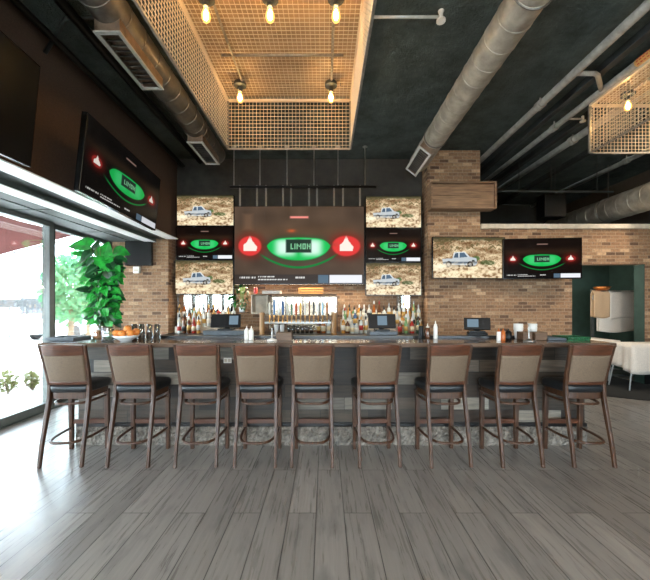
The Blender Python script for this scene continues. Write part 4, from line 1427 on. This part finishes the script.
# the tall plant
pl = thing('tall_plant', 'tall leafy green plant in a vase on the left end of the bar', 'plant', (PX(103, 3.66), 3.66, ZT))
mbL = MB(); mbS = MB(); q = random.Random(5)
for k in range(9):
    a = q.uniform(0, 6.28); x = math.cos(a) * .12; y = math.sin(a) * .10
    mbS.tube([(0, 0, .02), (x * .25, y * .25, .3), (x * .7, y * .7, .7), (x, y, 1.0)], .007, 6, radii=[.010, .009, .007, .004])
def place(px, py, dy, L, W, dirx, dirz, mi=0, diry=-.35):
    D = 3.66 + dy
    p = P(px, py, D) - Vector((PX(103, 3.66), 3.66, ZT))
    leaf(mbL, p, Vector((dirx, diry, dirz)), Vector((0, -.75, .65)), L, W, mi)
# the big top leaves
place(91, 246, -.08, .25, .22, -1, .12, 0, -.2); place(93, 251, -.05, .19, .17, -.75, -.65, 1); place(104, 257, -.08, .19, .20, .05, 1, 0, .1); place(97, 252, .05, .14, .14, .2, 1, 1)
place(113, 253, -.08, .19, .20, 1, .05, 0, -.2); place(104, 256, -.12, .20, .2, .35, -.6); place(112, 262, 0, .15, .10, 1, -.1, 1); place(114, 270, 0, .14, .10, .9, -.35, 1)
for k in range(330):
    v = q.random() ** .9
    py = 254 + v * 68
    half = 19 * (1 - v) + 11.5 * v
    cxp = 100 + 5 * v
    px = cxp + q.uniform(-1, 1) * half
    out = (px - cxp) / half
    L = q.uniform(.065, .125) * (1.1 - .2 * v)
    place(px, py, q.uniform(-.18, .16), L, L * q.uniform(.7, .95), out * 1.1 + q.uniform(-.5, .5), q.uniform(-1.0, .25), 0 if q.random() < .55 else 1, q.uniform(-.7, .1))
mbL.build('foliage', [M['leaf'], M['leaf_dark']], pl, recalc=False)
mbS.build('stem', M['stem'], pl, smooth=True)
MB().lathe([(.001, 0), (.055, 0), (.06, .01), (.05, .1), (.065, .2), (.06, .2), (.045, .1), (.05, .02), (.001, .015)], (0, 0, 0), 18).build('vase', M['clear'], pl, smooth=True)

# centre and right items
def squeeze(px, Y, label, body='white', cap='white', h=.15, r=.024, group='squeeze bottles', name='squeeze_bottle', z=ZT):
    t = thing(name, label, 'bottle', (PX(px, Y), Y, z), group=group)
    MB().lathe([(.001, 0), (r, 0), (r * 1.05, .005), (r * 1.05, h * .66), (r * .75, h * .74), (.001, h * .75)], (0, 0, 0), 14).build('body', M[body] if body in M else body, t, smooth=True)
    MB().lathe([(r * .78, h * .735), (r * .78, h * .80), (r * .3, h * .84), (.004, h)], (0, 0, 0), 12).build('nozzle', M[cap] if cap in M else cap, t, smooth=True)


squeeze(246.7, 3.62, 'white squeeze bottle left of the tap tower, left of the pair')
squeeze(251.3, 3.60, 'white squeeze bottle left of the tap tower, right of the pair')


def spindle(px, Y, label, h, col, group='spindle stands on the bar'):
    t = thing('spindle_stand', label, 'stand', (PX(px, Y), Y, ZT), group=group)
    MB().lathe([(.001, 0), (.055, 0), (.052, .012), (.02, .022), (.008, .03), (.001, .03)], (0, 0, 0), 16).build('base', col, t, smooth=True)
    MB().tube([(0, 0, .02), (0, 0, h)], .006, 8).build('rod', M['steel'], t)


spindle(272, 3.5, 'thin spindle stand with pale round base before the tap tower', .13, M['white'])
spindle(529, 3.42, 'thin spindle stand with steel round base between the paper cups', .145, M['steel'])


def caddy(px, Y, w, h, label):
    t = thing('napkin_caddy', label, 'caddy', (PX(px, Y), Y, ZT), group='wooden napkin caddies')
    m = MB(); m.box(-w / 2, w / 2, -.06, .06, 0, .01); m.box(-w / 2, -w / 2 + .008, -.06, .06, .01, h); m.box(w / 2 - .008, w / 2, -.06, .06, .01, h); m.box(-w / 2 + .008, w / 2 - .008, -.06, -.052, .01, h); m.box(-w / 2 + .008, w / 2 - .008, .052, .06, .01, h)
    m.build('tray', M['box_brown'], t, bevel=.002)
    MB().box(-w / 2 + .014, w / 2 - .014, -.045, .045, .011, h * .8).build('napkins', M['cloth'], t)
    MB().box(-.006, .006, -.006, .006, .01, h * 1.05).build('divider', M['box_brown'], t)


caddy(284.5, 3.56, .165, .085, 'brown wooden napkin caddy in front of the tap tower')
caddy(524.5, 3.62, .10, .085, 'brown wooden napkin caddy under the left paper cups')
caddy(538, 3.60, .13, .085, 'brown wooden napkin caddy beside the right paper cups')


def cups(px, Y, z, label, n=4, r=.05):
    t = thing('paper_cup_stack', label, 'cups', (PX(px, Y), Y, z), group='stacks of paper cups')
    # upside-up nested cups, one child per cup
    for k in range(n):
        zz = k * .018
        MB().lathe([(.001, zz), (r * .72, zz), (r, zz + .105), (r * 1.04, zz + .107), (r * 1.04, zz + .112), (r * .95, zz + .112), (r * .66, zz + .006), (.001, zz + .005)], (0, 0, 0), 18).build('cup', M['white'], t, smooth=True)


cups(518.3, 3.72, ZT + .001, 'white paper cup stack, left of the two near the right end', 4, .048)
cups(532.5, 3.74, ZT + .001, 'white paper cup stack, right of the two near the right end', 4, .046)
t = None
for k, (px, lab) in enumerate(((276.3, 'white cup on the back counter, left of the pair by the tap post'), (282, 'white cup on the back counter, right of the pair by the tap post'))):
    t = thing('white_cup', lab, 'cup', (PX(px, 6.05), 6.05, ZB), group='white cups by the taps')
    MB().lathe([(.001, 0), (.033, 0), (.045, .17), (.041, .17), (.030, .006), (.001, .006)], (0, 0, 0), 16).build('wall', M['ceramic'], t, smooth=True)
amber = simple('amber_sauce', (186, 96, 40), .25)
squeeze(498.8, 3.52, 'shaker with white body and orange top near the right end', 'white', amber, .13, .021, 'sauce shakers near the right end', 'shaker')
squeeze(503.2, 3.50, 'shaker with amber body and orange top near the right end', amber, amber, .13, .021, 'sauce shakers near the right end', 'shaker')
squeeze(508.5, 3.60, 'black shaker left of the paper cups', 'black', 'black', .12, .03, 'sauce shakers near the right end', 'shaker')
squeeze(435.5, 3.72, 'tall white bottle standing on the bar right of the pier edge', 'white', 'white', .2, .022, 'bottles on the front bar')
squeeze(421, 3.70, 'dark bottle on the bar before the brick pier, left of the pair', 'black', 'brass', .2, .026, 'bottles on the front bar')
squeeze(427.5, 3.72, 'dark bottle on the bar before the brick pier, right of the pair', MBt['brown'], 'white', .17, .026, 'bottles on the front bar')
t = thing('bar_mat', 'grey rubber bar mat on the right end of the bar', 'mat', (PX(551, 3.62), 3.62, ZT))
MB().box(-.10, .10, -.10, .10, 0, .02).build('base', M['greyblue'], t, bevel=.004)
m = MB()
for k in range(9): m.box(-.09, .09, -.09 + k * .021, -.081 + k * .021, .02, .026)
m.build('ribs', M['greyblue'], t)
t = thing('green_basket', 'shallow green plastic basket at the right end of the bar', 'basket', (PX(571, 3.62), 3.62, ZT))
MB().box(-.12, .12, -.11, .11, 0, .01).build('base', M['green_plastic'], t)
m = MB()
for k in range(13):
    x = -.12 + .24 * k / 12
    for yy in (-.11, .11): m.bar((x, yy, .01), (x, yy, .03), .008, .008)
for k in range(12):
    y = -.11 + .22 * k / 11
    for xx in (-.12, .12): m.bar((xx, y, .01), (xx, y, .03), .008, .008)
m.build('sides', M['green_plastic'], t)
m = MB()
for (a0, a1) in (((-.125, -.11), (.125, -.11)), ((-.125, .11), (.125, .11)), ((-.12, -.11), (-.12, .11)), ((.12, -.11), (.12, .11))):
    m.bar((*a0, .033), (*a1, .033), .012, .01)
m.build('rim', M['green_plastic'], t)

# ------------------------------------------------------------------ right corner: tables, rug, linen rack
rg = MB()
pts = [(4.35, 5.55), (5.0, 5.18), (6.9, 4.75), (6.9, 6.2), (OX1 - .02, 6.22), (OX1 - .02, 7.9), (OX0 + .02, 7.9), (OX0 + .02, 6.2), (4.4, 6.2)]
n = len(pts)
rg.add([(x, y, .001) for x, y in pts] + [(x, y, .012) for x, y in pts], [tuple(range(n)), tuple(reversed(range(n, 2 * n)))] + [(i, (i + 1) % n, n + (i + 1) % n, n + i) for i in range(n)])
tag(rg.build('rug', M['rug']), 'black rug on the floor under the draped tables', 'rug')


def folding_table(label, x0, x1, y0, y1, z, clabel, drop, seed):
    cx, cy = (x0 + x1) / 2, (y0 + y1) / 2
    t = thing('folding_table', label, 'table', (cx, cy, .014), group='draped folding tables')
    zz = z - .012; hx, hy = (x1 - x0) / 2, (y1 - y0) / 2
    MB().box(-hx, hx, -hy, hy, zz - .03, zz).build('tabletop', M['white'], t, bevel=.004)
    for sx in (-1, 1):
        for sy in (-1, 1):
            MB().tube([(sx * hx * .85, sy * hy * .72, zz - .03), (sx * hx * .85 - .13, sy * hy * .95, 0)], .012, 8).build('leg', M['white_steel'], t, smooth=True)
    q = random.Random(seed); ph = [q.uniform(0, 6) for _ in range(6)]
    # cloth: flat top, hanging skirt with folds
    per = []
    N = 96
    def edge(k):
        u = k / N * 4; s = int(u) % 4; f = u - int(u)
        c = [(-hx, -hy), (hx, -hy), (hx, hy), (-hx, hy)]
        a, b_ = c[s], c[(s + 1) % 4]
        return Vector((a[0] + (b_[0] - a[0]) * f, a[1] + (b_[1] - a[1]) * f, 0))
    m = MB(); vs = []; rows = 7
    for r in range(rows + 1):
        f = r / rows
        for k in range(N):
            e = edge(k); o = e.normalized()
            wv = .02 * f * (math.sin(k * .55 + ph[0]) + .6 * math.sin(k * .93 + ph[1]))
            p = e + Vector((math.copysign(1, e.x) if abs(abs(e.x) - hx) < 1e-6 else 0, math.copysign(1, e.y) if abs(abs(e.y) - hy) < 1e-6 else 0, 0)) * (.012 + wv + .02 * f)
            d = drop * (1 + .12 * math.sin(k * .13 + ph[2]))
            vs.append(Vector((p.x, p.y, zz + .008 - d * f)))
    fs = []
    for r in range(rows):
        for k in range(N):
            fs.append((r * N + k, r * N + (k + 1) % N, (r + 1) * N + (k + 1) % N, (r + 1) * N + k))
    vs.append(Vector((0, 0, zz + .010))); ci = len(vs) - 1
    for k in range(N): fs.append((ci, (k + 1) % N, k))
    m.add(vs, fs)
    o = m.build('tablecloth', M['cloth'], loc=(cx, cy, .014), smooth=True, solid=.004, recalc=True)
    tag(o, clabel, 'tablecloth', 'white tablecloths on the folding tables')


folding_table('folding table under a white cloth inside the wall opening', 4.93, 5.72, 6.42, 7.0, .80, 'white cloth on the table inside the wall opening, behind the last stool', .36, 3)
folding_table('folding table under a white cloth at the right edge', 5.32, 6.6, 5.72, 6.16, .80, 'white cloth on the table at the right edge of the picture', .46, 8)
# linen rack
RY = 7.05
t = thing('linen_rack', 'dark metal rack in the side room with tablecloths hung over it', 'rack', (PX(616, RY), RY, .012))
xa, xb = PX(596, RY) - t.location.x, PX(641, RY) - t.location.x
zr = EYE + 13.5 * RY / F - .012; zr2 = EYE - 15 * RY / F + .06
for x in (xa, xb):
    m = MB(); m.bar((x, 0.1, 0), (x, 0.1, zr + .05), .05, .05); m.build('upright', M['pipe_dark'], t)
for i, (zz) in enumerate((zr, zr2)):
    MB().tube([(xa, 0, zz), (xb, 0, zz)], .015, 8).build('rail', M['pipe_dark'], t)
MB().box(xa - .04, xb + .04, -.16, .36, 0, .04).build('base', M['pipe_dark'], t)
MB().tube([(xa - .05 + .05 * math.cos(q_), -.03, zr - .13 + .05 * math.sin(q_)) for q_ in np.linspace(0, 2 * PI, 17)[:-1]], .008, 6, True).build('ring_handle', M['steel'], t)


def hung(label, px0, px1, zt_, length, mat, th, Y=RY, seed=1, slant=0):
    x0, x1 = PX(px0, Y), PX(px1, Y); cx = (x0 + x1) / 2; w = (x1 - x0) / 2
    q = random.Random(seed)
    def fn(u, v):
        x = -w + 2 * w * u
        wv = .010 * math.sin(u * 9 + seed) * v
        # v 0..1 goes front bottom -> over rail -> back bottom
        s = (v - .5) * 2
        zz = -abs(s) ** 1.0 * length
        y = math.copysign(1, s) * min(1, abs(s) * 8) * th
        return Vector((x + slant * (1 - abs(s)) * 0, y + wv, zz + .02 * math.sin(u * 5 + seed) * (abs(s) > .8) - slant * (u - .5) * (abs(s) > .9)))
    o = MB().grid(fn, 24, 32).build('hung_tablecloth', mat, loc=(cx, Y, zt_), smooth=True, solid=.006, recalc=False)
    tag(o, label, 'tablecloth', 'tablecloths on the linen rack')


zt_ = EYE + 13.5 * RY / F + .022
hung('beige tablecloth folded over the top rail, left half of the linen rack', 592.5, 608, zt_, 27 * RY / F, M['cloth_tan'], .045, seed=2)
hung('white tablecloth folded over the top rail, right half of the linen rack', 608.3, 634, zt_, 28 * RY / F, M['cloth'], .045, seed=5)
hung('white tablecloth folded over the lower rail of the linen rack', 598, 634.5, zr2 + .034, 16 * RY / F, M['cloth'], .03, seed=9, slant=.0)
t = thing('copper_bowl', 'small copper bowl on top of the linen rack', 'bowl', (PX(602, RY), RY, zt_ + .003))
MB().lathe([(.001, 0), (.09, 0), (.13, .03), (.15, .07), (.145, .07), (.12, .032), (.08, .006), (.001, .005)], (0, 0, 0), 24).build('shell', M['copper'], t, smooth=True)
MB().tube([(math.cos(a) * .15, math.sin(a) * .15, .07) for a in np.linspace(0, 2 * PI, 25)[:-1]], .006, 6, True).build('rim', M['copper'], t, smooth=True)

# ------------------------------------------------------------------ light
w = bpy.data.worlds.new('daylight'); bpy.context.scene.world = w; w.use_nodes = True
nt = w.node_tree; bg = nt.nodes['Background']
bg.inputs[0].default_value = (0.73, 0.89, 1.0, 1); bg.inputs[1].default_value = 19.0


def area(name, loc, rot, sx, sy, energy=0, col=(1, 1, 1), portal=False):
    l = bpy.data.lights.new(name, 'AREA'); l.shape = 'RECTANGLE'; l.size = sx; l.size_y = sy; l.energy = energy; l.color = col
    if portal: l.cycles.is_portal = True
    o = bpy.data.objects.new(name, l); C.objects.link(o); o.location = loc; o.rotation_euler = rot
    return o


area('daylight_portal_left', (WALLX - .13, .86, 1.32), (0, -PI / 2, 0), 2.6, 10.7, portal=True)
area('daylight_portal_rear', (1.4, YR - .14, 1.85), (PI / 2, 0, 0), 10.4, 1.7, portal=True)
# unseen warm area lights: back bar glow, then fill added behind the camera
area('back_bar_lamp', (-.5, 6.36, 1.84), (math.radians(-10), 0, 0), 4.4, .12, 30, (1, .82, .60))
for x, y in ((-.5, -1.6), (2.2, -1.2)):
    l = bpy.data.lights.new('rear_warm_fill', 'AREA'); l.shape = 'DISK'; l.size = .7; l.energy = 62; l.color = (1, .82, .62)
    o = bpy.data.objects.new('rear_warm_fill', l); C.objects.link(o); o.location = (x, y, 3.9)
for i, (x, y) in enumerate(((2.6, 3.2), (4.6, 3.2), (5.6, 5.0))):  # unseen spots added as warm fill for the right brick wall
    l = bpy.data.lights.new('wall_fill_spot', 'SPOT'); l.energy = 125; l.color = (1, .86, .68); l.spot_size = 1.3; l.spot_blend = .8; l.shadow_soft_size = .08
    o = bpy.data.objects.new('wall_fill_spot', l); C.objects.link(o); o.location = (x, y, 4.2)
    d = Vector((x + .2, 6.2, 1.6)) - o.location; o.rotation_euler = d.to_track_quat('-Z', 'Y').to_euler()

l = bpy.data.lights.new('side_room_fill', 'POINT'); l.energy = 55; l.color = (1, .95, .85); l.shadow_soft_size = .15  # unseen point light added to lift the dark side room
o = bpy.data.objects.new('side_room_fill', l); C.objects.link(o); o.location = (4.52, 6.9, 2.15)
l = bpy.data.lights.new('sun', 'SUN'); l.energy = 14; l.color = (1, .96, .9); l.angle = .01
o = bpy.data.objects.new('sun', l); C.objects.link(o); o.rotation_euler = Vector((-.6, .3, -.75)).to_track_quat('-Z', 'Y').to_euler()

# ------------------------------------------------------------------ camera
cam = bpy.data.cameras.new('camera'); co = bpy.data.objects.new('camera', cam); C.objects.link(co)
co.location = (0, 0, EYE); co.rotation_euler = (PI / 2, 0, 0)
cam.sensor_fit = 'HORIZONTAL'; cam.sensor_width = 36; cam.lens = F / 650 * 36
cam.shift_y = 15 / 650; cam.clip_start = .05; cam.clip_end = 200
sc = bpy.context.scene
sc.camera = co
vs = sc.view_settings
vs.view_transform = 'Standard'; vs.look = 'None'; vs.exposure = 0.46; vs.gamma = 1; vs.use_curve_mapping = False
sc.cycles.max_bounces = 10; sc.cycles.diffuse_bounces = 6; sc.cycles.glossy_bounces = 4; sc.cycles.transparent_max_bounces = 16
sc.cycles.sample_clamp_indirect = 8
sc.cycles.use_denoising = True
sc.cycles.use_light_tree = True
